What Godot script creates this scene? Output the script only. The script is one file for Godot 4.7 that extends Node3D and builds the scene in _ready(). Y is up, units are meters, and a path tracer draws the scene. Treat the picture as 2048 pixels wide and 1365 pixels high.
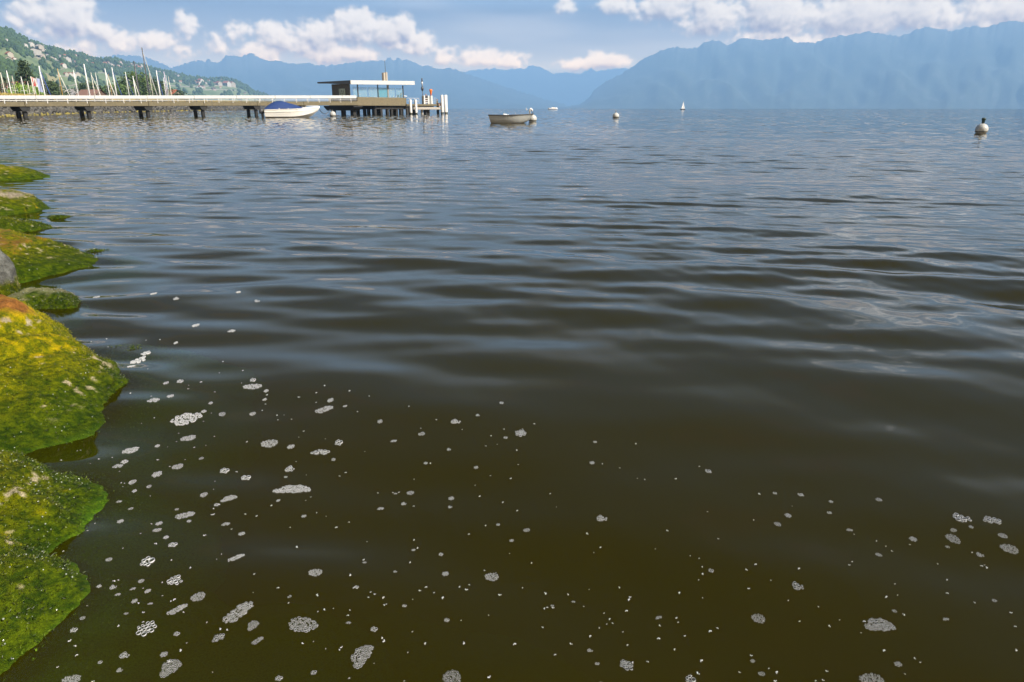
extends Node3D

# ---------------------------------------------------------------- measures taken from the photograph (2048 x 1365)
const FOCAL := 1365.0
const TILT := 0.3286576
const EYE := 1.0
const SHADE := 0.88
const FOG := 0.00015
var rng := RandomNumberGenerator.new()
var M := {}
var used := {}
var hill_columns := []


func sight(px: float, py: float) -> Vector3:
	var b := (682.5 - py) / FOCAL
	return Vector3((px - 1024.0) / FOCAL, b * cos(TILT) - sin(TILT), -b * sin(TILT) - cos(TILT))


func spot(px: float, py: float, depth: float) -> Vector3:
	var r := sight(px, py)
	return Vector3(0, EYE, 0) + r * (depth / -r.z)


func on_water(px: float, py: float, y := 0.0) -> Vector3:
	var r := sight(px, py)
	return Vector3(0, EYE, 0) + r * ((y - EYE) / r.y)


func azimuth(px: float, py := 190.0) -> float:
	var r := sight(px, py)
	return atan2(r.x, -r.z)


func rise(px: float, py: float) -> float:
	var r := sight(px, py)
	return r.y / sqrt(r.x * r.x + r.z * r.z)


# ---------------------------------------------------------------- nodes
func numbered(called: String) -> String:
	if not used.has(called):
		used[called] = 0
		return called
	used[called] += 1
	return "%s_%03d" % [called, used[called]]


func tag(o: Node3D, label: String, category: String, group := "", kind := "") -> Node3D:
	if label: o.set_meta("label", label)
	if category: o.set_meta("category", category)
	if group: o.set_meta("group", group)
	if kind: o.set_meta("kind", kind)
	return o


func base(called: String, where: Vector3, turn := 0.0) -> Node3D:
	var o := Node3D.new()
	o.name = numbered(called)
	o.position = where
	o.rotation.y = turn
	add_child(o, true)
	return o


func hang(called: String, mesh: Mesh, m: Material, parent: Node = self) -> MeshInstance3D:
	var o := MeshInstance3D.new()
	o.mesh = mesh
	o.material_override = m
	if parent == self:
		o.name = numbered(called)
	else:
		var n := 0
		var names := parent.get_children().map(func(c): return str(c.name))
		var want := called
		while want in names:
			n += 1
			want = "%s_%03d" % [called, n]
		o.name = want
	parent.add_child(o, true)
	return o


func build(called: String, st: SurfaceTool, m: Material, parent: Node = self) -> MeshInstance3D:
	st.generate_normals()
	return hang(called, st.commit(), m, parent)


func copy(o: Node3D, where: Vector3, turn := 0.0, size := 1.0) -> Node3D:
	var c: Node3D = o.duplicate()
	c.name = numbered(str(o.name).rstrip("0123456789").trim_suffix("_"))
	add_child(c, true)
	c.transform = Transform3D(Basis(Vector3.UP, turn).scaled(Vector3.ONE * size), where)
	return c


# ---------------------------------------------------------------- shapes
func mb(smooth := false) -> SurfaceTool:
	var st := SurfaceTool.new()
	st.begin(Mesh.PRIMITIVE_TRIANGLES)
	st.set_smooth_group(0 if smooth else -1)
	return st


func quad(st: SurfaceTool, a: Vector3, b: Vector3, c: Vector3, d: Vector3) -> void:
	for v in [a, b, c, a, c, d]:
		st.add_vertex(v)


func box(st: SurfaceTool, c: Vector3, s: Vector3, bas := Basis.IDENTITY, bevel := 0.0) -> void:
	var h := s / 2
	if bevel <= 0.0:
		var p := []
		for k in 8:
			p.append(c + bas * Vector3(h.x if k & 1 else -h.x, h.y if k & 2 else -h.y, h.z if k & 4 else -h.z))
		for f in [[4, 6, 7, 5], [1, 3, 2, 0], [0, 2, 6, 4], [5, 7, 3, 1], [6, 2, 3, 7], [0, 4, 5, 1]]:
			quad(st, p[f[0]], p[f[1]], p[f[2]], p[f[3]])
		return
	# a box with chamfered upright and lying edges: three rings and two caps
	var rings := []
	for r in [[-h.y, bevel], [-h.y + bevel, 0.0], [h.y - bevel, 0.0], [h.y, bevel]]:
		var ring := []
		var x: float = h.x - r[1]
		var z: float = h.z - r[1]
		for q in [[x, z - bevel], [x - bevel, z], [-x + bevel, z], [-x, z - bevel], [-x, -z + bevel], [-x + bevel, -z], [x - bevel, -z], [x, -z + bevel]]:
			ring.append(c + bas * Vector3(q[0], r[0], q[1]))
		rings.append(ring)
	loft(st, rings, true, true)


func loft(st: SurfaceTool, rings: Array, closed := true, caps := false) -> void:
	for i in rings.size() - 1:
		var a: Array = rings[i]
		var b: Array = rings[i + 1]
		var n := a.size()
		for k in (n if closed else n - 1):
			var l := (k + 1) % n
			if a[k].is_equal_approx(a[l]):
				for v in [a[k], b[l], b[k]]: st.add_vertex(v)
			elif b[k].is_equal_approx(b[l]):
				for v in [a[k], a[l], b[k]]: st.add_vertex(v)
			else:
				quad(st, a[k], a[l], b[l], b[k])
	if caps:
		for e in [0, rings.size() - 1]:
			var r: Array = rings[e]
			var mid := Vector3.ZERO
			for v in r: mid += v / r.size()
			for k in r.size():
				var l := (k + 1) % r.size()
				if e == 0:
					for v in [mid, r[l], r[k]]: st.add_vertex(v)
				else:
					for v in [mid, r[k], r[l]]: st.add_vertex(v)


func tube(st: SurfaceTool, pts: Array, radii, sides := 6) -> void:
	var rings := []
	for i in pts.size():
		var d: Vector3 = (pts[mini(i + 1, pts.size() - 1)] - pts[maxi(i - 1, 0)]).normalized()
		var u := d.cross(Vector3(0.31, 0.17, 0.93) if absf(d.z) < 0.9 else Vector3.UP).normalized()
		var w := d.cross(u)
		var r: float = radii[i] if radii is Array else radii
		var ring := []
		for k in sides:
			var a := TAU * k / sides
			ring.append(pts[i] + (u * cos(a) + w * sin(a)) * r)
		rings.append(ring)
	loft(st, rings, true, true)


func lathe(st: SurfaceTool, c: Vector3, profile: Array, sides := 16) -> void:
	var rings := []
	for p in profile:
		var ring := []
		for k in sides:
			var a := TAU * k / sides
			ring.append(c + Vector3(cos(a) * p[0], p[1], sin(a) * p[0]))
		rings.append(ring)
	loft(st, rings, true, false)


func mat(c: Color, rough := 0.8, metal := 0.0, spec := 0.5) -> StandardMaterial3D:
	var m := StandardMaterial3D.new()
	m.albedo_color = (c * SHADE).linear_to_srgb()
	m.roughness = rough
	m.metallic = metal
	m.metallic_specular = spec
	return m


func noise(freq: float, octaves := 4, s := 1, kind := FastNoiseLite.TYPE_SIMPLEX_SMOOTH, fractal := FastNoiseLite.FRACTAL_FBM) -> FastNoiseLite:
	var n := FastNoiseLite.new()
	n.noise_type = kind
	n.frequency = freq
	n.fractal_type = fractal
	n.fractal_octaves = octaves
	n.seed = s
	return n


func tint_texture(freq: float, s: int, low: Color, high: Color, size := 512, octaves := 5) -> NoiseTexture2D:
	var t := NoiseTexture2D.new()
	t.width = size
	t.height = size
	t.seamless = true
	t.noise = noise(freq, octaves, s)
	var g := Gradient.new()
	g.set_color(0, (low * SHADE).linear_to_srgb())
	g.set_color(1, (high * SHADE).linear_to_srgb())
	t.color_ramp = g
	return t


func grey_texture(freq: float, s: int, size := 512, octaves := 5, kind := FastNoiseLite.TYPE_SIMPLEX_SMOOTH) -> NoiseTexture2D:
	var t := NoiseTexture2D.new()
	t.width = size
	t.height = size
	t.seamless = true
	t.noise = noise(freq, octaves, s, kind)
	return t


func worn(low: Color, high: Color, scale: float, relief := 0.0, rough := 0.85, s := 3) -> StandardMaterial3D:
	var m := mat(Color.WHITE, rough)
	m.albedo_color = Color.WHITE
	m.albedo_texture = tint_texture(0.012, s, low, high)
	m.uv1_triplanar = true
	m.uv1_scale = Vector3.ONE * scale
	if relief > 0.0:
		m.heightmap_enabled = true
		m.heightmap_texture = grey_texture(0.03, s + 7)
		m.heightmap_scale = relief
	return m


func vertex_mat(rough := 0.9) -> StandardMaterial3D:
	var m := mat(Color.WHITE, rough)
	m.albedo_color = Color.WHITE
	m.vertex_color_use_as_albedo = true
	return m


func lin(c: Color, d: Color, t: float) -> Color:
	return c.lerp(d, clampf(t, 0.0, 1.0))


func step(a: float, b: float, x: float) -> float:
	return smoothstep(a, b, x)


func along(list: Array, x: float) -> float:
	for i in list.size() - 1:
		if x <= list[i + 1][0]:
			return lerpf(list[i][1], list[i + 1][1], clampf((x - list[i][0]) / maxf(list[i + 1][0] - list[i][0], 1e-6), 0.0, 1.0))
	return list[-1][1]


# ---------------------------------------------------------------- camera, sky, sun, air
func camera_and_light() -> void:
	var cam := Camera3D.new()
	cam.name = "camera"
	cam.position = Vector3(0, EYE, 0)
	cam.rotation.x = -TILT
	cam.fov = 2.0 * rad_to_deg(atan(682.5 / FOCAL))
	cam.near = 0.05
	cam.far = 60000.0
	add_child(cam)
	cam.current = true
	var sun := DirectionalLight3D.new()
	sun.name = "sun"
	sun.light_energy = 1.6
	sun.light_color = Color(1.0, 0.965, 0.91)
	sun.light_angular_distance = 0.5
	sun.shadow_enabled = true
	add_child(sun)
	var az := deg_to_rad(118.0)
	var el := deg_to_rad(42.0)
	sun.look_at_from_position(Vector3.ZERO, -Vector3(cos(el) * sin(az), sin(el), -cos(el) * cos(az)))
	var env := Environment.new()
	env.background_mode = Environment.BG_SKY
	env.sky = Sky.new()
	var pano := PanoramaSkyMaterial.new()
	pano.panorama = ImageTexture.create_from_image(paint_sky())
	env.sky.sky_material = pano
	env.tonemap_mode = Environment.TONE_MAPPER_LINEAR
	env.tonemap_exposure = GAIN
	env.volumetric_fog_enabled = true
	env.volumetric_fog_density = 0.0
	env.fog_enabled = true
	env.fog_density = FOG
	env.fog_light_color = Color(0.295, 0.565, 1.0).linear_to_srgb()
	env.sdfgi_enabled = true
	env.ssao_enabled = true
	env.ssil_enabled = true
	var we := WorldEnvironment.new()
	we.name = "air"
	we.environment = env
	add_child(we)


var cloud_spots := []
var puffs: FastNoiseLite
var wisps: FastNoiseLite
var billow: FastNoiseLite
var frays: FastNoiseLite


func puff(px: float, py: float, rx: float, ry: float, amp := 1.0) -> void:
	var r := sight(px, py)
	cloud_spots.append([rad_to_deg(atan2(r.x, -r.z)), rad_to_deg(asin(r.normalized().y)), rx * 0.0355, ry * 0.0395, amp])


func cloud_field(az: float, el: float) -> float:
	var b := -0.9
	for c in cloud_spots:
		var dx: float = (az - c[0]) / c[2]
		if dx > 1.8 or dx < -1.8: continue
		var dy: float = (el - c[1]) / c[3]
		if dy > 1.8 or dy < -1.8: continue
		if dy < 0.0: dy *= 1.25
		b = maxf(b, (1.0 - sqrt(dx * dx + dy * dy)) * c[4])
	return b


const AIR_TOP := 1380.0
const AIR_GLOW := Color(0.116, 0.193, 0.272)
const GAIN := 2.6


func sky_color(az: float, el: float) -> Color:
	# the sky as it stands behind the haze that fills the lake basin
	var c := open_sky(az, el)
	var through := exp(-FOG * minf(AIR_TOP / sin(deg_to_rad(maxf(el, 2.2))), 26000.0))
	c = c * (1.0 / GAIN)
	return Color(maxf((c.r - AIR_GLOW.r * (1.0 - through)) / through, 0.005), maxf((c.g - AIR_GLOW.g * (1.0 - through)) / through, 0.012), maxf((c.b - AIR_GLOW.b * (1.0 - through)) / through, 0.035))


func cloud_noise(az: float, el: float) -> float:
	var x := az + 0.5 * frays.get_noise_2d(az, el)
	var y := el * 1.35 + 0.5 * frays.get_noise_2d(az + 70.0, el)
	return puffs.get_noise_2d(x, y) * 0.60 - (billow.get_noise_2d(x, y) + 0.62) * 0.55 + 0.20 * frays.get_noise_2d(az * 1.7, el * 2.2)


func open_sky(az: float, el: float) -> Color:
	var e := maxf(el, 0.0)
	var c := lin(Color(0.62, 0.73, 0.81), Color(0.305, 0.465, 0.645), pow(e / 7.0, 0.8))
	c = lin(c, Color(0.42, 0.65, 0.90), (e - 7.0) / 3.5)
	c = lin(c, Color(0.36, 0.51, 0.67), (e - 10.5) / 4.0)
	c = lin(c, Color(0.14, 0.215, 0.29), (e - 14.5) / 5.5)
	c = lin(c, Color(0.05, 0.07, 0.09), (e - 20.0) / 7.0)
	c = lin(c, Color(0.02, 0.032, 0.05), (e - 27.0) / 18.0)
	# thin high veil
	var veil := step(0.0, 0.6, wisps.get_noise_2d(az * 0.5, el * 3.0)) * 0.16
	c = lin(c, Color(0.8, 0.84, 0.88), veil)
	# the broken cumulus of the day, everywhere above the frame too
	var side := step(-14.0, 24.0, az) * step(110.0, 60.0, az)
	var bank := -0.75 + 0.92 * side * step(4.0, 8.0, el) * step(21.0, 13.0, el) + 0.40 * step(50.0, 75.0, absf(az)) * step(2.0, 7.0, el) * step(60.0, 40.0, el)
	bank += 0.35 * wisps.get_noise_2d(az * 0.9 + 300.0, el * 2.0)
	var b := maxf(cloud_field(az, el), bank)
	if b < -0.75: return c
	var n := cloud_noise(az, el)
	var d := b * 0.9 + n - 0.04
	if d <= 0.0: return c
	var n2 := cloud_noise(az + 0.28, el + 0.34)
	var b2 := maxf(cloud_field(az + 0.3, el + 0.5), bank - 0.02)
	var lit := clampf(0.55 + (d + 0.10 - (b2 * 0.9 + n2)) * 1.25, 0.0, 1.0)
	lit *= 1.0 - 0.25 * step(0.5, 1.1, d)
	var near := step(1.0, 6.0, el)
	var bright := lin(Color(0.66, 0.68, 0.73), Color(0.75, 0.79, 0.82) * (1.0 + 0.75 * step(7.5, 10.0, el)), near)
	var shade := lin(Color(0.42, 0.54, 0.69), Color(0.36, 0.47, 0.62), near)
	return lin(c, lin(shade, bright, lit), step(0.0, 0.46, d) * 0.88)


func paint_sky() -> Image:
	puffs = noise(0.20, 5, 11)
	wisps = noise(0.05, 4, 5)
	frays = noise(0.9, 5, 41)
	billow = noise(0.62, 3, 23, FastNoiseLite.TYPE_CELLULAR)
	billow.cellular_return_type = FastNoiseLite.RETURN_DISTANCE
	# the clouds that the photograph shows, by where they stand
	for q in [[70, 25, 70, 45, 1.0], [140, 40, 80, 48, 1.2], [195, 60, 40, 40, 0.9], [175, 88, 30, 22, 0.7], [40, 40, 40, 30, 0.7], [375, 60, 26, 30, 0.75], [240, 92, 50, 26, 0.8], [310, 88, 50, 24, 0.8], [375, 112, 60, 26, 0.8], [160, 100, 50, 18, 0.6], [470, 66, 55, 32, 0.9],
			[440, 95, 60, 40, 0.9], [560, 78, 70, 40, 1.1], [520, 105, 90, 30, 1.0], [640, 75, 80, 45, 1.1], [712, 62, 62, 46, 1.4], [770, 75, 60, 42, 1.2], [812, 58, 34, 36, 1.0], [840, 100, 50, 40, 1.1], [700, 108, 130, 30, 1.0], [885, 118, 40, 26, 0.9], [960, 122, 60, 24, 0.9], [1020, 124, 60, 20, 0.8],
			[1160, 128, 60, 18, 0.75], [1210, 122, 70, 20, 0.95], [1130, 14, 36, 20, 0.85], [1230, 10, 70, 32, 1.1], [1330, 18, 90, 40, 1.2], [1440, 35, 110, 50, 1.3], [1560, 30, 140, 60, 1.3], [1500, 70, 70, 26, 0.8], [1700, 35, 150, 60, 1.3], [1850, 25, 160, 60, 1.2], [2000, 20, 160, 55, 1.2], [1640, 78, 90, 30, 0.8]]:
		puff(q[0], q[1], q[2], q[3], q[4])
	var coarse := Image.create_empty(1024, 512, false, Image.FORMAT_RGBF)
	for j in 512:
		var el := 90.0 - (j + 0.5) * 180.0 / 512
		if el < -3.0:
			coarse.fill_rect(Rect2i(0, j, 1024, 512 - j), Color(0.30, 0.38, 0.46))
			break
		for i in 1024:
			coarse.set_pixel(i, j, sky_color(wrapf((i + 0.5) * 360.0 / 1024, -180.0, 180.0), el))
	coarse.resize(4096, 2048, Image.INTERPOLATE_CUBIC)
	for j in range(int((90.0 - 17.0) / 180.0 * 2048), int(91.0 / 180.0 * 2048)):
		var el := 90.0 - (j + 0.5) * 180.0 / 2048
		var edge := step(17.0, 14.0, el)
		for k in range(-524, 524):
			var az := (k + 0.5) * 360.0 / 4096
			var t := edge * step(46.0, 42.0, absf(az))
			if t > 0.0:
				var i := posmod(k, 4096)
				coarse.set_pixel(i, j, coarse.get_pixel(i, j).lerp(sky_color(az, el), t))
	return coarse


# ---------------------------------------------------------------- water
var wave_kx := PackedFloat32Array()
var wave_kz := PackedFloat32Array()
var wave_amp := PackedFloat32Array()
var wave_phase := PackedFloat32Array()
var wave_length := PackedFloat32Array()
var calm: FastNoiseLite


func plan_waves() -> void:
	rng.seed = 77
	calm = noise(0.11, 3, 8)
	var count := 26
	for i in count:
		var t := float(i) / (count - 1)
		var l := 0.17 * pow(4.2 / 0.17, t) * rng.randf_range(0.9, 1.1)
		var spread := lerpf(0.95, 0.38, t)
		var a := 0.22 + rng.randfn() * spread * 0.55
		var slope := 0.022 * (0.55 + 0.9 * exp(-pow((log(l) - log(0.62)) / 0.85, 2.0)))
		var k := TAU / l
		wave_kx.append(-sin(a) * k)
		wave_kz.append(cos(a) * k)
		wave_amp.append(slope / k)
		wave_phase.append(rng.randf() * TAU)
		wave_length.append(l)


func wave(x: float, z: float) -> Vector3:  # height, slope along x, slope along z
	var r := sqrt(x * x + z * z)
	var g := 0.85 + 0.75 * calm.get_noise_2d(x, z * 2.0)
	g *= lerpf(1.05, 0.55, smoothstep(2.5, 8.0, r))
	var fine := g * lerpf(0.85, 1.9, smoothstep(1.6, 8.0, r + 1.5 * calm.get_noise_2d(x * 3.0 + 50.0, z * 3.0)))
	# inshore, by the stones, small ripples run again
	fine = maxf(fine, 1.7 * smoothstep(1.1, 0.1, absf(x + 0.75 * absf(z) * 0.9 + 0.1)) * smoothstep(1.2, 2.0, r) * smoothstep(9.0, 6.0, r))
	var h := 0.0
	var sx := 0.0
	var sz := 0.0
	for i in wave_kx.size():
		var a := wave_amp[i] * (fine if i < 9 else g)
		var p := wave_kx[i] * x + wave_kz[i] * z + wave_phase[i]
		var c := a * cos(p)
		h += a * sin(p)
		sx += c * wave_kx[i]
		sz += c * wave_kz[i]
	return Vector3(h, sx, sz)


func make_water() -> void:
	plan_waves()
	var radii := PackedFloat32Array()
	var r := 0.35
	while r < 19000.0:
		radii.append(r)
		r += clampf(0.0042 * r, 0.012, 0.05) if r < 12.0 else maxf(0.05, r * r * 0.00022) if r < 60.0 else r * 0.016
	var angles := PackedFloat32Array()
	for i in 31: angles.append(deg_to_rad(-80.0 + i * 1.1))
	for i in 640: angles.append(deg_to_rad(-46.5 + 93.0 * i / 639.0))
	for i in 31: angles.append(deg_to_rad(47.0 + i * 1.1))
	var n := angles.size()
	var v := PackedVector3Array()
	var normals := PackedVector3Array()
	var index := PackedInt32Array()
	v.resize(n * radii.size())
	normals.resize(v.size())
	index.resize((n - 1) * (radii.size() - 1) * 6)
	var at := 0
	for j in radii.size():
		var fade := smoothstep(16000.0, 3000.0, radii[j])
		for i in n:
			var x := sin(angles[i]) * radii[j]
			var z := -cos(angles[i]) * radii[j]
			var w := wave(x, z)
			v[j * n + i] = Vector3(x, w.x * (1.0 if radii[j] < 300.0 else 0.2), z)
			normals[j * n + i] = Vector3(-w.y * fade, 1.0, -w.z * fade).normalized()
	for j in radii.size() - 1:
		for i in n - 1:
			var a := j * n + i
			index[at] = a; index[at + 1] = a + n; index[at + 2] = a + 1
			index[at + 3] = a + 1; index[at + 4] = a + n; index[at + 5] = a + n + 1
			at += 6
	var arrays := []
	arrays.resize(Mesh.ARRAY_MAX)
	arrays[Mesh.ARRAY_VERTEX] = v
	arrays[Mesh.ARRAY_NORMAL] = normals
	arrays[Mesh.ARRAY_INDEX] = index
	var mesh := ArrayMesh.new()
	mesh.add_surface_from_arrays(Mesh.PRIMITIVE_TRIANGLES, arrays)
	var m := mat(Color(0.0185, 0.0150, 0.0001), 0.03, 0.0, 0.31)
	m.transparency = BaseMaterial3D.TRANSPARENCY_ALPHA
	m.albedo_color.a = 0.76
	tag(hang("lake_water", mesh, m), "calm olive brown lake water with soft ripples", "water", "", "structure")
	var murk := FogVolume.new()
	murk.name = "murky_water"
	murk.shape = RenderingServer.FOG_VOLUME_SHAPE_BOX
	murk.size = Vector3(120, 0.75, 92)
	murk.position = Vector3(0, -0.415, -44)
	var silt := FogMaterial.new()
	silt.density = 3.0
	silt.albedo = Color(0.215, 0.175, 0.0008).linear_to_srgb()
	murk.material = silt
	add_child(murk)
	tag(murk, "olive brown silt hanging in the shallow water", "silt", "", "stuff")
	var bed := mb()
	quad(bed, Vector3(-40, -0.62, 3), Vector3(-40, -0.9, -90), Vector3(60, -0.9, -90), Vector3(60, -0.62, 3))
	tag(build("lake_bed", bed, worn(Color(0.02, 0.016, 0.001), Color(0.034, 0.028, 0.002), 0.5)), "dark silty lake bed under the shallow water", "lake bed", "", "structure")
	var deep := mb()
	quad(deep, Vector3(-9000, -6, -60), Vector3(-20000, -6, -19000), Vector3(20000, -6, -19000), Vector3(9000, -6, -60))
	tag(build("deep_lake_bed", deep, mat(Color(0.012, 0.012, 0.008))), "dark deep bed of the lake beyond the shallows", "lake bed", "", "structure")


# ---------------------------------------------------------------- far mountains and the hill on the left
func range_of(called: String, label: String, ridge: Array, d0: float, d1: float, seed_: int, columns: int, rows: int, rock_from: float) -> void:
	var spur := noise(0.9, 4, seed_)
	var broad := noise(0.9, 2, seed_ + 5)
	var crag := noise(3.0, 5, seed_ + 1, FastNoiseLite.TYPE_SIMPLEX_SMOOTH, FastNoiseLite.FRACTAL_RIDGED)
	var st := mb(true)
	var grid := []
	var top := 0.0
	for i in columns + 1:
		var px: float = lerpf(ridge[0][0], ridge[-1][0], float(i) / columns)
		var py := along(ridge, px)
		var az := azimuth(px, py)
		var jag := crag.get_noise_2d(px * 0.05, 7.0) * 2.6 + crag.get_noise_2d(px * 0.014, 3.0) * 3.0
		var slope := rise(px, py - jag)
		var soft := 0.0
		for k in 9: soft += rise(px, along(ridge, px + (k - 4) * 16.0) + 3.0) / 9.0
		var line := []
		for j in rows + 3:
			var t := float(j) / rows
			var d := lerpf(d0, d1, t) + 500.0 * spur.get_noise_2d(px * 0.006, 3.0) * (1.0 - t)
			var h: float
			if j <= rows:
				var q := pow(t, 1.3 + 0.22 * spur.get_noise_2d(px * 0.005, t * 0.8))
				var body := lerpf(minf(soft, slope * 1.03), slope, pow(t, 5.0))
				h = body * d1 * q
				h += slope * d1 * 0.13 * broad.get_noise_2d(px * 0.012 + t * 1.1, t * 1.6 - px * 0.003) * sin(PI * minf(t, 1.0))
				h = clampf(h, 0.0, slope * d * 0.985 if j < rows else 1e9)
			else:
				h = slope * d1 * (0.6 if j == rows + 1 else -0.02)
				d = d1 * (1.12 if j == rows + 1 else 1.3)
			top = maxf(top, h)
			line.append(Vector3(sin(az) * d, h - (6.0 if j == 0 else 0.0), -cos(az) * d))
		grid.append(line)
	for i in columns:
		for j in rows + 2:
			var p := [grid[i][j], grid[i][j + 1], grid[i + 1][j + 1], grid[i + 1][j]]
			for k in [0, 1, 2, 0, 2, 3]:
				var w: Vector3 = p[k]
				var bare := step(rock_from - 0.12, rock_from + 0.2, w.y / top + 0.22 * crag.get_noise_2d(w.x * 0.004, w.y * 0.006 + w.z * 0.002))
				var scar := step(0.55, 0.7, crag.get_noise_2d(w.x * 0.0011 + 40.0, w.z * 0.0011)) * 0.6
				var green := lin(Color(0.02, 0.032, 0.024), Color(0.036, 0.05, 0.034), 0.5 + 0.8 * spur.get_noise_2d(w.x * 0.003, w.z * 0.003))
				st.set_color(lin(green, Color(0.15, 0.15, 0.155), maxf(bare * 0.4, scar * 0.45)))
				st.add_vertex(w)
	tag(build(called, st, M.land), label, "mountain", "", "structure")


func make_mountains() -> void:
	range_of("distant_mountain_range", "pale jagged far mountain range at the end of the lake", [[840, 170], [900, 150], [930, 145], [985, 138], [1010, 142], [1050, 138], [1065, 131], [1080, 136], [1105, 148], [1130, 146], [1160, 150], [1180, 138], [1190, 143], [1220, 140], [1262, 138], [1320, 130], [1420, 140]], 17000, 20000, 31, 240, 24, 0.75)
	range_of("left_mountain_range", "hazy blue mountain range behind the jetty pavilion", [[120, 120], [180, 118], [230, 112], [270, 113], [300, 119], [320, 127], [345, 137], [350, 135], [380, 126], [393, 123], [400, 121], [408, 126], [416, 118], [421, 122], [425, 127], [437, 126], [447, 118], [452, 114], [485, 112], [500, 110], [507, 110], [520, 117], [530, 122], [540, 124], [555, 122], [575, 128], [600, 129], [618, 127], [630, 131], [650, 133], [680, 130], [710, 126], [735, 122], [770, 123], [775, 115], [782, 116], [788, 123], [797, 117], [803, 120], [815, 121], [830, 127], [840, 133], [860, 133], [875, 138], [885, 141], [895, 138], [910, 139], [930, 148], [960, 158], [1000, 172], [1050, 188], [1090, 200], [1130, 210], [1145, 217]], 9000, 12500, 17, 420, 36, 0.72)
	range_of("right_mountain_range", "broad hazy blue mountain wall across the lake on the right", [[1128, 217], [1140, 213], [1165, 207], [1178, 195], [1190, 180], [1215, 163], [1240, 150], [1262, 138], [1290, 118], [1320, 103], [1345, 97], [1357, 94], [1375, 99], [1395, 96], [1405, 88], [1425, 81], [1440, 84], [1458, 92], [1475, 82], [1490, 77], [1515, 82], [1540, 80], [1565, 78], [1575, 74], [1588, 87], [1630, 87], [1655, 77], [1690, 72], [1735, 65], [1770, 70], [1800, 74], [1830, 62], [1855, 55], [1875, 60], [1910, 62], [1950, 52], [1965, 58], [1985, 52], [2020, 43], [2048, 46], [2110, 38], [2200, 52], [2320, 40], [2500, 70]], 7600, 11000, 53, 460, 40, 0.82)


# ---------------------------------------------------------------- the hillside with its vineyards, woods and houses
const HILL_TOP := [[-700, 10], [-400, 25], [-120, 48], [0, 60], [20, 63], [35, 70], [45, 76], [52, 79], [58, 83], [80, 87], [88, 94], [110, 98], [135, 104], [155, 108], [175, 113], [195, 118], [220, 118], [240, 122], [262, 126], [285, 130], [300, 137], [320, 141], [350, 147], [375, 155], [400, 157], [420, 160], [430, 158], [445, 157], [465, 160], [480, 166], [495, 175], [510, 184], [520, 189], [540, 194], [560, 200], [590, 211], [620, 217]]
const HILL_ROWS := 90
const HILL_STEP := 3.0
var soil: FastNoiseLite
var house_places := []


func hill_far(px: float) -> float:
	return lerpf(1900.0, 4600.0, clampf(px / 560.0, -0.4, 1.0))


func hill_near(px: float) -> float:
	return lerpf(520.0, 3300.0, pow(clampf(px / 600.0, 0.0, 1.0), 1.25))


func hill_point(px: float, t: float) -> Vector3:
	var top := along(HILL_TOP, px)
	var az := azimuth(px, top)
	var slope := rise(px, top)
	var d := lerpf(hill_near(px), hill_far(px), t)
	var h := slope * hill_far(px) * pow(t, 1.25) + 12.0 * soil.get_noise_2d(px * 0.9, t * 90.0) * sin(PI * t) * t
	h = minf(h, slope * d * (1.0 if t >= 1.0 else 0.99))
	return Vector3(sin(az) * d, maxf(h, 2.0) + (3.0 if t < 1.0 else 0.0) * soil.get_noise_2d(px * 3.0, t * 200.0), -cos(az) * d)


func hill_at(px: float, py: float) -> Vector3:  # the place on the slope that the photograph shows there
	var want := rise(px, py)
	for k in 200:
		var p := hill_point(px, k / 200.0)
		if (p.y - EYE) / Vector2(p.x, p.z).length() >= want:
			return p
	return hill_point(px, 0.995)


func wooded(px: float, t: float) -> float:  # how much wood stands there, 0 to 1
	var n := soil.get_noise_2d(px * 1.3 + 500.0, t * 150.0)
	var upper := step(0.60, 0.72, t + 0.12 * n - 0.00035 * px * step(250.0, 420.0, px))
	if px > 425.0 and px < 525.0: upper = maxf(upper, step(0.72, 0.8, t))
	var belt := step(0.25, 0.42, soil.get_noise_2d(px * 0.5 + 90.0, t * 60.0 + 30.0)) * step(60.0, 240.0, px) * 0.8
	var corner := step(0.42, 0.34, t) * step(75.0, 30.0, px + 120.0 * (t - 0.3))
	return clampf(maxf(maxf(upper, belt), corner), 0.0, 1.0)


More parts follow.
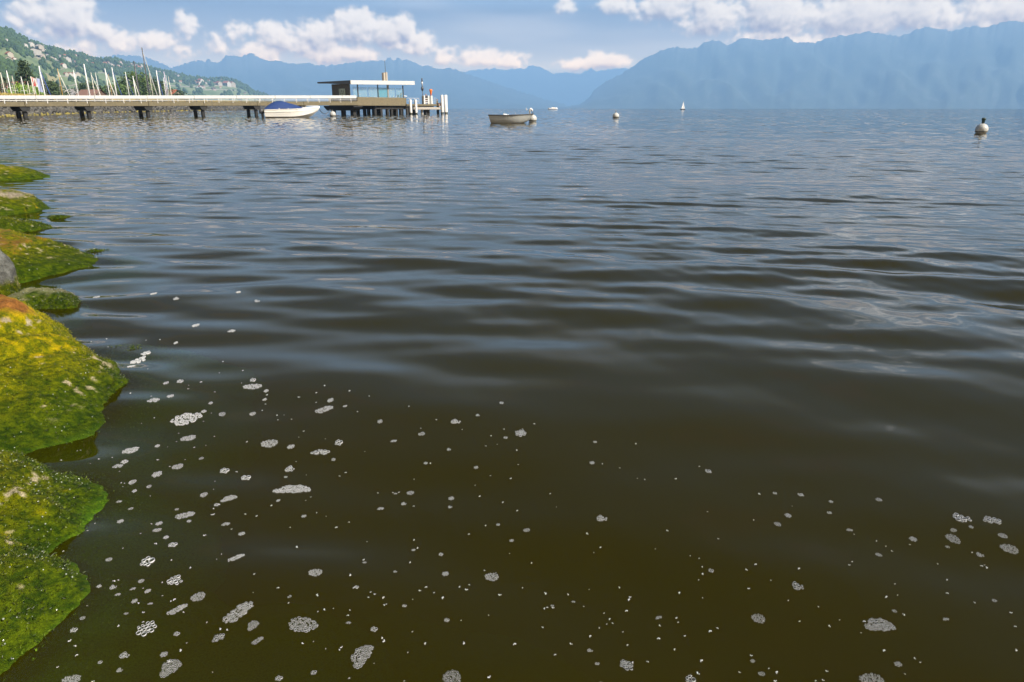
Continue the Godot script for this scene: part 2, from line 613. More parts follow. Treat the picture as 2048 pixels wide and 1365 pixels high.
func make_hill() -> void:
	soil = noise(0.02, 4, 61)
	var st := mb(true)
	var columns := int((620.0 + 700.0) / HILL_STEP)
	var pts := []
	var tones := []
	for i in columns + 1:
		var px := -700.0 + i * HILL_STEP
		var line := []
		var tone := []
		for j in HILL_ROWS + 3:
			var t := minf(float(j) / HILL_ROWS, 1.0)
			var p := hill_point(px, t)
			if j > HILL_ROWS: p = Vector3(p.x * (1.0 + 0.15 * (j - HILL_ROWS)), p.y * (0.7 if j == HILL_ROWS + 1 else 0.0), p.z * (1.0 + 0.15 * (j - HILL_ROWS)))
			if j == 0: p.y = -3.0
			line.append(p)
			var plot := soil.get_noise_2d(floorf(px / 26.0 + t * 3.0) * 37.0, floorf(t * 17.0 + px * 0.01) * 51.0)
			var c := lin(Color(0.08, 0.118, 0.042), Color(0.14, 0.17, 0.072), 0.5 + 1.5 * plot)
			var dry := step(0.15, 0.4, soil.get_noise_2d(px * 0.35 + 20.0, t * 55.0 + 10.0))
			c = lin(c, Color(0.24, 0.21, 0.10), dry * 0.8)
			c = lin(c, Color(0.022, 0.042, 0.016), wooded(px, t))
			tone.append(c)
		pts.append(line)
		tones.append(tone)
	for i in columns:
		for j in HILL_ROWS + 2:
			for k in [[0, 0], [0, 1], [1, 1], [0, 0], [1, 1], [1, 0]]:
				st.set_color(tones[i + k[0]][j + k[1]])
				st.add_vertex(pts[i + k[0]][j + k[1]])
	tag(build("vineyard_hill", st, M.land), "green hillside of terraced vineyards with a wooded crest", "hill", "", "structure")
	# terrace walls and lanes: pale lines that climb the slope
	for q in [[[100, 176], [130, 172], [150, 167], [180, 160]], [[20, 140], [60, 146], [110, 153], [150, 158]], [[112, 140], [120, 137], [128, 136]], [[175, 144], [195, 147], [215, 146], [235, 145]], [[330, 172], [360, 174], [400, 174], [440, 171]], [[150, 124], [190, 130], [230, 137], [270, 141]], [[60, 116], [100, 120], [130, 126]], [[395, 181], [430, 180], [470, 182]]]:
		var wall := mb()
		var last := []
		for i in q.size() * 6 - 5:
			var a: Array = q[i / 6]
			var b: Array = q[mini(i / 6 + 1, q.size() - 1)]
			var f: float = (int(i) % 6) / 6.0
			var p := hill_at(lerpf(a[0], b[0], f), lerpf(a[1], b[1], f))
			var w := 0.0011 * p.length()
			var now := [p + Vector3(0, -4, 0), p + Vector3(0, w, 0), p + Vector3(0, w, 0) + Vector3(p.x, 0, p.z).normalized() * 5.0]
			if last:
				quad(wall, last[0], last[1], now[1], now[0])
				quad(wall, last[1], last[2], now[2], now[1])
			last = now
		tag(build("vineyard_wall", wall, M.pale_stone), "pale stone terrace wall running across the vineyard slope", "wall", "terrace walls of the vineyards", "structure")
	make_houses()
	# the woods: one mass of crowns
	var crown := crown_mesh(5, 0.30)
	var mm := MultiMesh.new()
	mm.transform_format = MultiMesh.TRANSFORM_3D
	mm.use_colors = true
	mm.mesh = crown
	var spots := []
	rng.seed = 5
	for k in 26000:
		var px := rng.randf_range(-260.0, 545.0)
		var t := rng.randf_range(0.05, 1.0)
		if rng.randf() < wooded(px, t) * 0.62 + 0.012:
			var here := hill_point(px, t)
			var free := true
			for h in house_places:
				var off: Vector3 = here - h
				var toward := Vector3(h.x, 0, h.z).normalized()
				var ahead := -off.dot(toward)
				if off.cross(toward).length() < 13.0 + 0.003 * h.length() and ahead > -8.0 and ahead < 45.0:
					free = false
					break
			if free: spots.append([px, t])
	mm.instance_count = spots.size()
	for k in spots.size():
		var p := hill_point(spots[k][0], spots[k][1])
		var s := rng.randf_range(3.0, 6.0) * lerpf(1.0, 1.7, clampf(spots[k][0] / 500.0, 0.0, 1.0)) * (1.0 if spots[k][1] < 0.98 else 0.7)
		mm.set_instance_transform(k, Transform3D(Basis(Vector3.UP, rng.randf() * TAU).scaled(Vector3(s, s * rng.randf_range(0.9, 1.5), s)), p + Vector3(0, s * 0.55, 0)))
		mm.set_instance_color(k, lin(Color(0.018, 0.038, 0.016), Color(0.045, 0.075, 0.022), rng.randf()))
	var woods := MultiMeshInstance3D.new()
	woods.name = "hillside_woods"
	woods.multimesh = mm
	woods.material_override = M.leaf
	add_child(woods)
	tag(woods, "dark woods and tree belts covering the hill crest and gardens", "woods", "", "stuff")


func crown_mesh(s: int, rough: float) -> ArrayMesh:  # a tree crown of overlapping ragged clumps
	var n := noise(1.3, 3, s)
	var st := mb(true)
	for k in 7:
		var rings := []
		for i in 6:
			var ring := []
			for j in 8:
				var a := PI * i / 5.0
				var b := TAU * j / 8.0
				var d := Vector3(sin(a) * cos(b), cos(a), sin(a) * sin(b))
				ring.append(d)
			rings.append(ring)
		var c := Vector3(sin(k * 2.4) * 0.42, (k - 3) * 0.17, cos(k * 2.4) * 0.42)
		for r in rings:
			for j in r.size():
				r[j] = c + r[j] * (0.52 + rough * n.get_noise_3dv(r[j] * 1.7 + c * 3.0))
		loft(st, rings)
	st.generate_normals()
	return st.commit()


func make_house() -> Node3D:
	var o := base("hillside_house", Vector3.ZERO)
	var w := mb()
	var ends := []
	for x in [-5.5, 5.5]: ends.append([Vector3(x, -3, 4), Vector3(x, 5, 4), Vector3(x, 7.6, 0), Vector3(x, 5, -4), Vector3(x, -3, -4)])
	loft(w, ends, true, true)
	build("wall", w, M.plaster, o)
	var r := mb()
	for s in [-1.0, 1.0]:
		quad(r, Vector3(-6.2, 4.6, 4.7 * s), Vector3(-6.2, 7.9, 0), Vector3(6.2, 7.9, 0), Vector3(6.2, 4.6, 4.7 * s))
		quad(r, Vector3(-6.2, 4.3, 4.7 * s), Vector3(-6.2, 4.6, 4.7 * s), Vector3(6.2, 4.6, 4.7 * s), Vector3(6.2, 4.3, 4.7 * s))
	build("roof", r, M.roof, o)
	for k in 3:
		var p := mb()
		box(p, Vector3(-3.5 + 3.5 * k, 2.4, 4.02), Vector3(1.3, 1.7, 0.1))
		build("window", p, M.dark_glass, o)
	return o


func dress(o: Node3D, wall: Material, roof: Material) -> void:
	for c in o.get_children():
		if str(c.name).begins_with("roof"): c.material_override = roof
		elif not str(c.name).begins_with("window"): c.material_override = wall


func make_houses() -> void:
	rng.seed = 21
	var proto := make_house()
	var first := true
	# the ones that stand out: px, py, size, roof, label
	var named := [[6, 85, 1.5, 0, "pale house at the left edge below the wooded crest"], [27, 95, 0.9, 0, "small pale house alone among dark trees under the crest"], [46, 92, 1.2, 0, "white house left of the big villa cluster under the crest"], [59, 91, 1.7, 0, "large pale villa highest in the cluster under the crest"], [77, 97, 1.9, 0, "pale block stepping down the slope beside the large villa"], [61, 105, 3.0, 2, "long low cream building with a flat roof on the upper slope"],
		[7, 112, 1.4, 1, "white house with a reddish roof at the left edge above the vineyards"], [4, 125, 1.7, 2, "grey roofed white building at the left edge above the brown field"], [15, 122, 1.1, 1, "house with a dark roof beside a tree above the brown field"], [80, 113, 1.3, 1, "white house with a red roof where the upper houses meet the vineyards"], [99, 118, 1.1, 2, "bright white house at the top edge of the vineyard"], [132, 121, 1.8, 2, "wide white house with a pale roof in the middle of the village"], [158, 126, 1.2, 1, "white house with an orange roof at the upper end of a lane"], [149, 136, 1.1, 1, "orange roofed house beside a round tree inside the vineyards"], [120, 132, 1.2, 1, "pinkish house at the lower edge of the village"],
		[122, 150, 1.0, 1, "leftmost white house of the row inside the vineyard"], [129, 150, 1.0, 1, "second white house of the row inside the vineyard"], [137, 151, 1.1, 1, "third white house of the row inside the vineyard"], [146, 150, 1.2, 2, "widest white house of the row inside the vineyard"], [248, 163, 1.9, 1, "large white farmhouse with a red roof low on the slope"], [258, 170, 1.0, 2, "pale annexe below the large red roofed farmhouse"],
		[400, 163, 1.7, 1, "white house with a red roof at the top of the far spur"], [396, 167, 1.3, 1, "pale house under the top house of the far spur"], [452, 170, 2.0, 1, "first red roofed house of the village on the far spur"], [462, 171, 2.0, 1, "second red roofed house of the village on the far spur"], [436, 169, 1.8, 1, "pale house left of the village on the far spur"], [356, 154, 1.5, 1, "lone white house beside the wood on the middle slope"], [397, 175, 1.2, 1, "small house below the wood on the middle slope"]]
	for q in named:
		var o := proto if first else copy(proto, Vector3.ZERO)
		first = false
		var p := hill_at(q[0], q[1] + 2.5)
		var s: float = q[2] * lerpf(0.62, 1.4, clampf(q[0] / 460.0, 0.0, 1.0))
		o.transform = Transform3D(Basis(Vector3.UP, -0.75 + rng.randf_range(-0.35, 0.35)).scaled(Vector3(s * (1.6 if "long" in q[4] else 1.0), s * (0.62 if "long" in q[4] else 1.0), s)), p + Vector3(0, 0.5, 0))
		house_places.append(p)
		dress(o, M.plaster if rng.randf() < 0.7 else M.cream, [M.plaster, M.roof, M.grey_roof][q[3]])
		tag(o, q[4], "house", "houses on the vineyard hill")
	var placed := 0
	while placed < 105:
		var px := rng.randf_range(60.0, 330.0) if placed < 80 else rng.randf_range(330.0, 500.0)
		var top := along(HILL_TOP, px)
		var py := top + (rng.randf_range(4.0, 34.0) if placed < 80 else rng.randf_range(3.0, 22.0))
		if placed < 80 and py > 106.0 + px * 0.145: continue
		var p := hill_at(px, py)
		var endwise := rng.randf() < 0.4
		var o := copy(proto, p + Vector3(0, 0.5, 0), (0.75 if endwise else -0.75) + rng.randf_range(-0.45, 0.45), rng.randf_range(0.5, 1.0) * lerpf(0.7, 1.4, px / 460.0))
		house_places.append(p)
		var w := rng.randi() % 3
		var r := rng.randi() % 4
		dress(o, [M.plaster, M.cream, M.pink_plaster][w], [M.roof, M.brown_roof, M.grey_roof, M.dark_roof][r])
		var where: String = ["under the crest", "mid slope", "low slope"][clampi(int((py - top) / 11.5), 0, 2)]
		var part: String = ["left end of", "left half of", "right half of", "right end of"][clampi(int((px - 60.0) / 68.0), 0, 3)]
		var words: String = ["small white house", "small cream house", "small pinkish house"][w] + (" seen endwise" if endwise else "") + [" with red roof ", " with brown roof ", " with grey roof ", " with dark roof "][r]
		tag(o, words + where + ", " + part + " village" if placed < 80 else words + ["on the left of the far spur", "on the far spur", "near the tip of the far spur"][clampi(int((px - 330.0) / 57.0), 0, 2)], "house", "houses scattered over the hillside" if placed < 80 else "houses scattered over the far spur")
		placed += 1


# ---------------------------------------------------------------- harbour: breakwater, trees, masts
func leaf_clump(st: SurfaceTool, c: Vector3, r: float, count: int, leaf: float) -> void:
	for k in count:
		var d := Vector3(rng.randfn(), rng.randfn(), rng.randfn()).normalized() * r * pow(rng.randf(), 0.45)
		var u := Vector3(rng.randfn(), rng.randfn() * 0.6, rng.randfn()).normalized() * leaf
		var w := u.cross(Vector3(rng.randfn(), rng.randfn(), rng.randfn())).normalized() * leaf * 0.7
		var p := c + d
		st.set_color(lin(Color(0.6, 0.7, 0.5), Color(1.25, 1.2, 1.0), rng.randf()))
		for v in [p - u, p + w, p + u, p - u, p + u, p - w]: st.add_vertex(v)


func leafy_tree(called: String, where: Vector3, height: float, width: float, m: Material, label: String, category := "tree", conifer := false, group := "") -> void:
	var o := base(called, where)
	var trunk := mb(true)
	tube(trunk, [Vector3(0, -1, 0), Vector3(0.1, height * 0.35, 0), Vector3(-0.1, height * 0.85, 0.1)], [width * 0.05, width * 0.035, width * 0.012], 7)
	for k in 5:
		var a := k * 2.4
		tube(trunk, [Vector3(0, height * (0.3 + 0.08 * k), 0), Vector3(cos(a) * width * 0.32, height * (0.5 + 0.08 * k), sin(a) * width * 0.32)], [width * 0.02, width * 0.008], 5)
	build("trunk", trunk, M.bark, o)
	var st := mb()
	var clumps := 34
	for k in clumps:
		var f := (k + 0.5) / clumps
		var a := k * 2.39996
		var y := height * (0.22 + 0.78 * f)
		var reach := width * 0.5 * ((1.05 - f) if conifer else sqrt(maxf(0.04, 1.0 - pow(f * 1.75 - 0.75, 2.0)))) * rng.randf_range(0.55, 1.0)
		leaf_clump(st, Vector3(cos(a) * reach, y, sin(a) * reach), width * (0.13 if conifer else 0.17) * rng.randf_range(0.7, 1.2), 60, width * 0.035)
	build("crown", st, m, o)
	tag(o, label, category, group)


func bank_depth(px: float) -> float:
	return along([[-400, 58], [-100, 72], [0, 92], [100, 125], [200, 175], [300, 240], [400, 340], [540, 640]], px)


func make_harbour() -> void:
	rng.seed = 9
	# rubble mound along the harbour: a bank, its stones and the dry grass on top
	var bank := mb()
	var last := []
	for i in 48:
		var px := -400.0 + i * 20.0
		var d := bank_depth(px)
		var p := spot(px, 217, d)
		var n := Vector3(-p.x, 0, -p.z).normalized()
		var h := 1.7 + 0.007 * d
		var back := Vector3(p.x, 0, p.z)
		var now := [back + n * 1.5 + Vector3(0, -1.2, 0), back - n * 2.4 + Vector3(0, h * 0.8, 0), back - n * 3.5 + Vector3(0, h, 0), back - n * 9.0 + Vector3(0, h, 0), back - n * 12.0 + Vector3(0, 0.4, 0)]
		if last:
			for k in 4: quad(bank, last[k], last[k + 1], now[k + 1], now[k])
		last = now
	tag(build("breakwater", bank, M.dark_stone), "long dark rubble breakwater behind the jetty", "breakwater")
	var breakwater: Node3D = get_child(get_child_count() - 1)
	for kind in 2:
		var mm := MultiMesh.new()
		mm.transform_format = MultiMesh.TRANSFORM_3D
		mm.use_colors = true
		mm.mesh = pebble_mesh(4 + kind) if kind == 0 else tuft_mesh()
		mm.instance_count = 3600 if kind == 0 else 2600
		for k in mm.instance_count:
			var px := -100.0 + 640.0 * pow(rng.randf(), 1.15)
			var d := bank_depth(px)
			var p := spot(px, 217, d)
			var n := Vector3(-p.x, 0, -p.z).normalized()
			var h := 1.7 + 0.007 * d
			var f: float = rng.randf() if kind == 0 else rng.randf_range(0.85, 1.3)
			var at := Vector3(p.x, 0, p.z) + n * lerpf(1.3, -3.2, f) + Vector3(0, lerpf(-0.35, h, minf(f, 1.0)) + 0.05, 0)
			var s := rng.randf_range(0.22, 0.5) * (1.0 + d * 0.0016)
			mm.set_instance_transform(k, Transform3D(Basis.from_euler(Vector3(rng.randf() * 0.6, rng.randf() * TAU, rng.randf() * 0.6)).scaled(Vector3(s * 1.2, s, s)), at))
			if kind == 0:
				mm.set_instance_color(k, lin(lin(Color(0.035, 0.033, 0.030), Color(0.10, 0.094, 0.082), rng.randf()), Color(0.26, 0.21, 0.02), step(0.12, -0.05, at.y) * 0.6))
			else:
				mm.set_instance_color(k, lin(Color(0.30, 0.20, 0.05), Color(0.36, 0.30, 0.09), rng.randf()))
		var o := MultiMeshInstance3D.new()
		o.name = ["riprap_stones", "dry_grass"][kind]
		o.multimesh = mm
		o.material_override = M.land
		breakwater.add_child(o)
		o.set_meta("kind", "stuff")
	# harbour ground behind it
	var ground := mb()
	last = []
	for i in 48:
		var px := -700.0 + i * 26.0
		var p := spot(px, 217, bank_depth(px) + 26.0)
		var q := hill_point(px, 0.02)
		var now := [Vector3(p.x, 0.7, p.z), Vector3(q.x * 1.02, 2.5, q.z * 1.02)]
		if last: quad(ground, last[0], last[1], now[1], now[0])
		last = now
	tag(build("harbour_ground", ground, worn(Color(0.09, 0.11, 0.05), Color(0.16, 0.16, 0.10), 0.02)), "low green harbour land at the foot of the hill", "ground", "", "structure")
	leafy_tree("cedar_tree", spot(64, 216, 190), 11.0, 8.5, M.dark_leaf, "dark spreading cedar behind the left end of the jetty", "tree", true)
	leafy_tree("lime_green_bush", spot(50, 216, 165), 4.6, 6.0, M.lime_leaf, "bright lime green bush under the dark cedar", "bush")
	leafy_tree("lime_green_bush", spot(72, 216, 165), 4.2, 5.0, M.lime_leaf, "bright green bush just right of the dark cedar", "bush")
	leafy_tree("dark_shrub_tree", spot(100, 216, 210), 7.0, 9.0, M.leaf_cards, "low dark tree right of the blue furled sail by the cedar", "tree")
	leafy_tree("dark_shrub_tree", spot(12, 216, 200), 7.5, 8.0, M.leaf_cards, "dark tree behind the masts at the left edge", "tree")
	leafy_tree("dark_shrub_tree", spot(118, 216, 240), 6.0, 8.0, M.leaf_cards, "low dark tree in front of the white harbour sheds", "tree")
	leafy_tree("harbour_tree", spot(186, 216, 300), 9.0, 12.0, M.leaf_cards, "dark tree behind the brown harbour hut", "tree")
	leafy_tree("harbour_tree", spot(243, 216, 300), 8.5, 14.0, M.mid_leaf, "light green tree left of the tall dark mast", "tree")
	leafy_tree("harbour_tree", spot(277, 216, 320), 13.5, 15.0, M.mid_leaf, "tallest green tree behind the dark masts", "tree")
	leafy_tree("harbour_tree", spot(306, 216, 340), 13.0, 13.0, M.leaf_cards, "dark green tree right of the tallest harbour tree", "tree")
	leafy_tree("harbour_tree", spot(322, 216, 360), 11.0, 12.0, M.mid_leaf, "green tree behind the thick white mast near the right end of the harbour", "tree")
	leafy_tree("harbour_tree", spot(226, 216, 330), 7.0, 12.0, M.mid_leaf, "low light green tree under the red roofed farmhouse", "tree")
	leafy_tree("dark_shrub_tree", spot(352, 216, 380), 8.0, 13.0, M.leaf_cards, "low dark tree right of the last masts", "tree")
	var proto := make_house()
	for q in [[proto, 37, 188, 230, 0.95, M.roof, M.cream, "low harbour house with an orange tiled roof behind the masts"], [null, 118, 196, 330, 0.9, M.plaster, M.plaster, "white flat harbour shed left of the pair behind the jetty"], [null, 160, 196, 330, 1.0, M.grey_roof, M.plaster, "white harbour shed with a grey roof behind the jetty"], [null, 184, 194, 280, 0.8, M.brown_roof, M.brown_wood, "brown wooden harbour hut among the masts"], [null, 334, 186, 380, 1.1, M.roof, M.pink_plaster, "pinkish house with a red roof behind the last masts"]]:
		var o: Node3D = q[0] if q[0] else copy(proto, Vector3.ZERO)
		var p := spot(q[1], q[2], q[3])
		o.transform = Transform3D(Basis(Vector3.UP, -0.3).scaled(Vector3.ONE * q[4]), Vector3(p.x, 1.6, p.z))
		dress(o, q[6], q[5])
		tag(o, q[7], "house")
	make_flags()
	make_masts()


func make_flags() -> void:
	for q in [[70, 163, 186, M.flag_red, "red flag hanging on a thin pole beside the cedar"], [74, 165, 186, M.flag_white, "white flag hanging on a thin pole beside the cedar"], [81, 165, 184, M.flag_blue, "tall pale blue banner on a pole right of the cedar"]]:
		var foot := spot(q[0], 200, 150)
		foot.y = 1.0
		var top := spot(q[0], q[1], 150).y
		var o := base("flag", foot)
		var p := mb()
		tube(p, [Vector3(0, -0.5, 0), Vector3(0, top, 0)], [0.05, 0.035], 6)
		build("flagpole", p, M.alloy, o)
		var f := mb(true)
		var long := 2.6 if q[3] == M.flag_blue else 1.6
		var rings := []
		for i in 9:
			var ring := []
			for j in 7:
				ring.append(Vector3(0.05 + j * 0.12, top - 0.15 - i * long / 8.0 - j * 0.03, 0.06 * sin(j * 1.1 + i * 0.5)))
			rings.append(ring)
		loft(f, rings, false)
		build("cloth", f, q[3], o)
		tag(o, q[4], "flag", "flags by the harbour")


func make_boat_hull(st: SurfaceTool, long: float, wide: float, high: float, deep := 0.3) -> void:
	var rings := []
	for i in 9:
		var f := i / 8.0
		var x := (f - 0.5) * long
		var w := wide * 0.5 * pow(sin(PI * (0.2 + 0.8 * (1.0 - f) * 0.62 + 0.0)), 0.7) if f > 0.3 else wide * 0.5 * lerpf(0.8, 0.97, f / 0.3)
		if i == 8: w = 0.03
		var s := high * (1.0 + 0.18 * f * f)
		rings.append([Vector3(x, s, w), Vector3(x, s * 0.3, w * 0.9), Vector3(x, -deep * (1.0 - f * 0.8), 0), Vector3(x, s * 0.3, -w * 0.9), Vector3(x, s, -w), Vector3(x, s + 0.05, 0)])
	loft(st, rings, true, true)


func make_masts() -> void:
	rng.seed = 33
	# px and py of the mast head, radius, colour, then stay (foot px, colour) or none, and the label
	var list := [[0, 145, 0.08, 0, -1, 0, "cream mast at the very left edge"], [12, 141, 0.09, 1, -1, 0, "second mast from the left edge, pale and slender"], [23, 151, 0.05, 0, -1, 0, "thin faint mast before the dark tree at the left"], [41, 153, 0.06, 1, -1, 0, "thin mast over the orange roofed harbour house"], [54, 163, 0.07, 0, -1, 0, "short mast in front of the cedar, left one of two"], [61, 153, 0.09, 0, -1, 0, "pale mast in front of the cedar crown"], [77, 132, 0.14, 1, 108, 1, "thick silver mast with a blue furled foresail right of the cedar"], [114, 137, 0.08, 2, 148, 0, "ochre wooden mast with a pale slanting furled sail"], [146, 140, 0.09, 1, -1, 0, "plain mast in front of the row of white vineyard houses"],
		[167, 128, 0.15, 1, -1, 0, "tall thick silver mast midway along the harbour"], [181, 145, 0.08, 0, 210, 0, "mast with a slanting white furled sail right of the thick silver one"], [190, 145, 0.06, 1, -1, 0, "thin mast beside the slanting white furled sail"], [209, 137, 0.12, 1, 237, 0, "silver mast whose white furled sail crosses the next mast"], [216, 148, 0.06, 2, -1, 0, "thin orange mast between two silver masts"], [223, 135, 0.13, 1, 250, 1, "silver mast with a dark blue furled sail left of the farmhouse"], [250, 144, 0.09, 1, 273, 1, "mast in front of the farmhouse with a blue furled sail"], [265, 152, 0.12, 1, 284, 0, "white mast before the light green tree"], [267, 122, 0.20, 3, -1, 0, "dark mast with a black furled sail left of the tallest mast"], [283, 95, 0.17, 3, 320, 0, "tallest mast of the harbour, dark with a grey furled sail"],
		[291, 142, 0.10, 1, -1, 0, "pale mast at the foot of the tallest dark mast"], [298, 146, 0.08, 0, -1, 0, "pale brownish mast right of the tallest dark mast"], [312, 141, 0.17, 1, 330, 1, "very thick white mast in front of the right harbour trees"], [326, 155, 0.08, 1, -1, 0, "short mast right of the very thick white mast"], [327, 143, 0.11, 4, -1, 0, "lilac tinted mast near the right end of the harbour"], [331, 150, 0.06, 1, -1, 0, "thin mast next to the lilac tinted one"], [336, 153, 0.07, 0, 346, 0, "last mast at the right end of the harbour"]]
	for q in list:
		var depth: float = bank_depth(q[0] + 12.0) * 1.04 + 26.0
		var head := spot(q[0], q[1], depth)
		var o := base("moored_sailing_boat", Vector3(head.x, 0, head.z), rng.randf_range(-0.5, 0.3))
		var r: float = q[2] * (0.7 + depth / 400.0)
		var hull := mb(true)
		make_boat_hull(hull, 7.0, 2.3, 0.8)
		build("hull", hull, M.white_paint, o)
		var cabin := mb()
		box(cabin, Vector3(0.2, 1.0, 0), Vector3(2.6, 0.45, 1.3), Basis.IDENTITY, 0.1)
		build("cabin", cabin, M.cream, o)
		var st := mb(true)
		tube(st, [Vector3(0, 0.6, 0), Vector3(0, head.y * 0.6, 0), Vector3(0, head.y, 0)], [r, r * 0.92, r * 0.7], 8)
		build("mast", st, [M.cream_spar, M.alloy, M.wood_spar, M.dark_spar, M.lilac_spar][q[3]], o)
		var boom := mb(true)
		tube(boom, [Vector3(-0.1, 1.6, 0), Vector3(-2.8, 1.7, 0)], [0.13, 0.10], 7)
		build("boom", boom, M.sail_blue if rng.randf() < 0.4 else M.alloy, o)
		var cross := mb()
		tube(cross, [Vector3(0, head.y * 0.62, -0.6), Vector3(0, head.y * 0.62, 0.6)], 0.03, 5)
		build("spreader", cross, M.alloy, o)
		var wires := mb()
		for s in [-1.0, 1.0]: tube(wires, [Vector3(0, head.y * 0.97, 0), Vector3(0, head.y * 0.62, 0.6 * s), Vector3(-0.2, 0.7, 1.05 * s)], 0.012, 4)
		build("shroud", wires, M.alloy, o)
		if q[4] > 0:
			var foot := spot(q[4], 200, depth)
			var f: Vector3 = o.transform.affine_inverse() * Vector3(foot.x, 0.9, head.z)
			var fs := mb(true)
			tube(fs, [Vector3(0, head.y * 0.95, 0), Vector3(0, head.y * 0.95, 0).lerp(f, 0.35), f], [r * 0.35, r * 0.62, r * 0.8], 7)
			build("furled_sail", fs, [M.sail_white, M.sail_blue][q[5]] if q[3] != 3 else M.sail_grey, o)
		tag(o, q[6], "sailing boat", "sailing boats moored in the harbour")


func pebble_mesh(s: int) -> ArrayMesh:
	var n := noise(1.1, 2, s)
	var st := mb()
	var rings := []
	for i in 5:
		var ring := []
		for j in 7:
			var a := PI * i / 4.0
			var b := TAU * j / 7.0
			var d := Vector3(sin(a) * cos(b), cos(a), sin(a) * sin(b))
			ring.append(d * (0.8 + 0.5 * n.get_noise_3dv(d * 1.4)))
		rings.append(ring)
	loft(st, rings)
	st.generate_normals()
	return st.commit()


func tuft_mesh() -> ArrayMesh:
	var st := mb()
	for k in 9:
		var a := k * 2.4
		var d := Vector3(cos(a), 0, sin(a))
		var p := d * 0.3 * rng.randf()
		var w := d.cross(Vector3.UP) * 0.1
		for v in [p - w, p + d * 0.5 + Vector3(0, 0.9 + 0.5 * rng.randf(), 0), p + w]: st.add_vertex(v)
	st.generate_normals()
	return st.commit()


func make_materials() -> void:
	M.land = vertex_mat(0.95)
	M.pale_stone = mat(Color(0.30, 0.28, 0.23))
	M.leaf = vertex_mat(0.9)
	M.leaf.albedo_color = Color(0.95, 1.0, 0.9)
	M.plaster = mat(Color(0.42, 0.395, 0.355))
	M.cream = mat(Color(0.34, 0.30, 0.245))
	M.pink_plaster = mat(Color(0.36, 0.28, 0.25))
	M.roof = mat(Color(0.32, 0.10, 0.05))
	M.brown_roof = mat(Color(0.18, 0.10, 0.075))
	M.dark_roof = mat(Color(0.09, 0.06, 0.05))
	M.grey_roof = mat(Color(0.25, 0.24, 0.24))
	M.dark_glass = mat(Color(0.02, 0.025, 0.03), 0.15)
	M.bark = mat(Color(0.06, 0.045, 0.03))
	M.dark_stone = worn(Color(0.03, 0.028, 0.025), Color(0.07, 0.065, 0.055), 0.4)
	for q in [["dark_leaf", Color(0.028, 0.050, 0.018)], ["lime_leaf", Color(0.15, 0.24, 0.02)], ["mid_leaf", Color(0.055, 0.095, 0.016)], ["leaf", Color(0.035, 0.060, 0.018)]]:
		var m := vertex_mat(0.8)
		m.albedo_color = q[1].linear_to_srgb()
		m.backlight_enabled = true
		m.backlight = q[1] * 1.2
		if q[0] == "leaf":
			M.leaf_cards = m
		else:
			M[q[0]] = m
	M.brown_wood = mat(Color(0.09, 0.05, 0.03))
	M.flag_red = mat(Color(0.5, 0.05, 0.04))
	M.flag_white = mat(Color(0.7, 0.7, 0.7))
	M.flag_blue = mat(Color(0.35, 0.40, 0.62))
	M.alloy = mat(Color(0.62, 0.62, 0.62), 0.45)
	M.cream_spar = mat(Color(0.50, 0.46, 0.38), 0.5)
	M.wood_spar = mat(Color(0.36, 0.22, 0.06), 0.5)
	M.dark_spar = mat(Color(0.05, 0.05, 0.055), 0.5)
	M.lilac_spar = mat(Color(0.48, 0.42, 0.55), 0.5)
	M.sail_white = mat(Color(0.66, 0.64, 0.60))
	M.sail_blue = mat(Color(0.03, 0.06, 0.22))
	M.sail_grey = mat(Color(0.36, 0.36, 0.36))
	M.white_paint = mat(Color(0.72, 0.72, 0.70), 0.3)


# ---------------------------------------------------------------- jetty with its waiting pavilion
const JETTY_FROM := Vector3(-54.3, 0, -80)
const JETTY_X := Vector3(0.6041, 0, -0.7969)
const JETTY_Z := Vector3(0.7969, 0, 0.6041)


func jetty_s(px: float, z := 0.0) -> float:  # metres along the jetty's near edge (moved by z across) where the photograph shows px
	var r := sight(px, 205.0)
	var k := r.x / -r.z
	var f := JETTY_FROM + JETTY_Z * z
	return (-k * f.z - f.x) / (JETTY_X.x + k * JETTY_X.z)


func jetty_y(px: float, py: float, z := 0.0) -> float:
	return spot(px, py, -(JETTY_FROM + JETTY_X * jetty_s(px, z) + JETTY_Z * z).z).y


func jetty_place(s: float, y: float, z: float) -> Vector3:
	return JETTY_FROM + JETTY_X * s + JETTY_Z * z + Vector3(0, y, 0)


func jetty_base(called: String, s := 0.0, y := 0.0, z := 0.0) -> Node3D:
	var o := base(called, Vector3.ZERO)
	o.transform = Transform3D(Basis(JETTY_X, Vector3.UP, JETTY_Z), jetty_place(s, y, z))
	return o


func bar(called: String, o: Node3D, m: Material, a: Vector3, b: Vector3, high: float, wide: float) -> void:  # a beam with a rectangular section from a to b
	var st := mb()
	var d := (b - a).normalized()
	var side := d.cross(Vector3.UP).normalized()
	var bas := Basis(d, side.cross(d), side)
	box(st, (a + b) / 2, Vector3(a.distance_to(b), high, wide), bas, minf(high, wide) * 0.12)
	build(called, st, m, o)


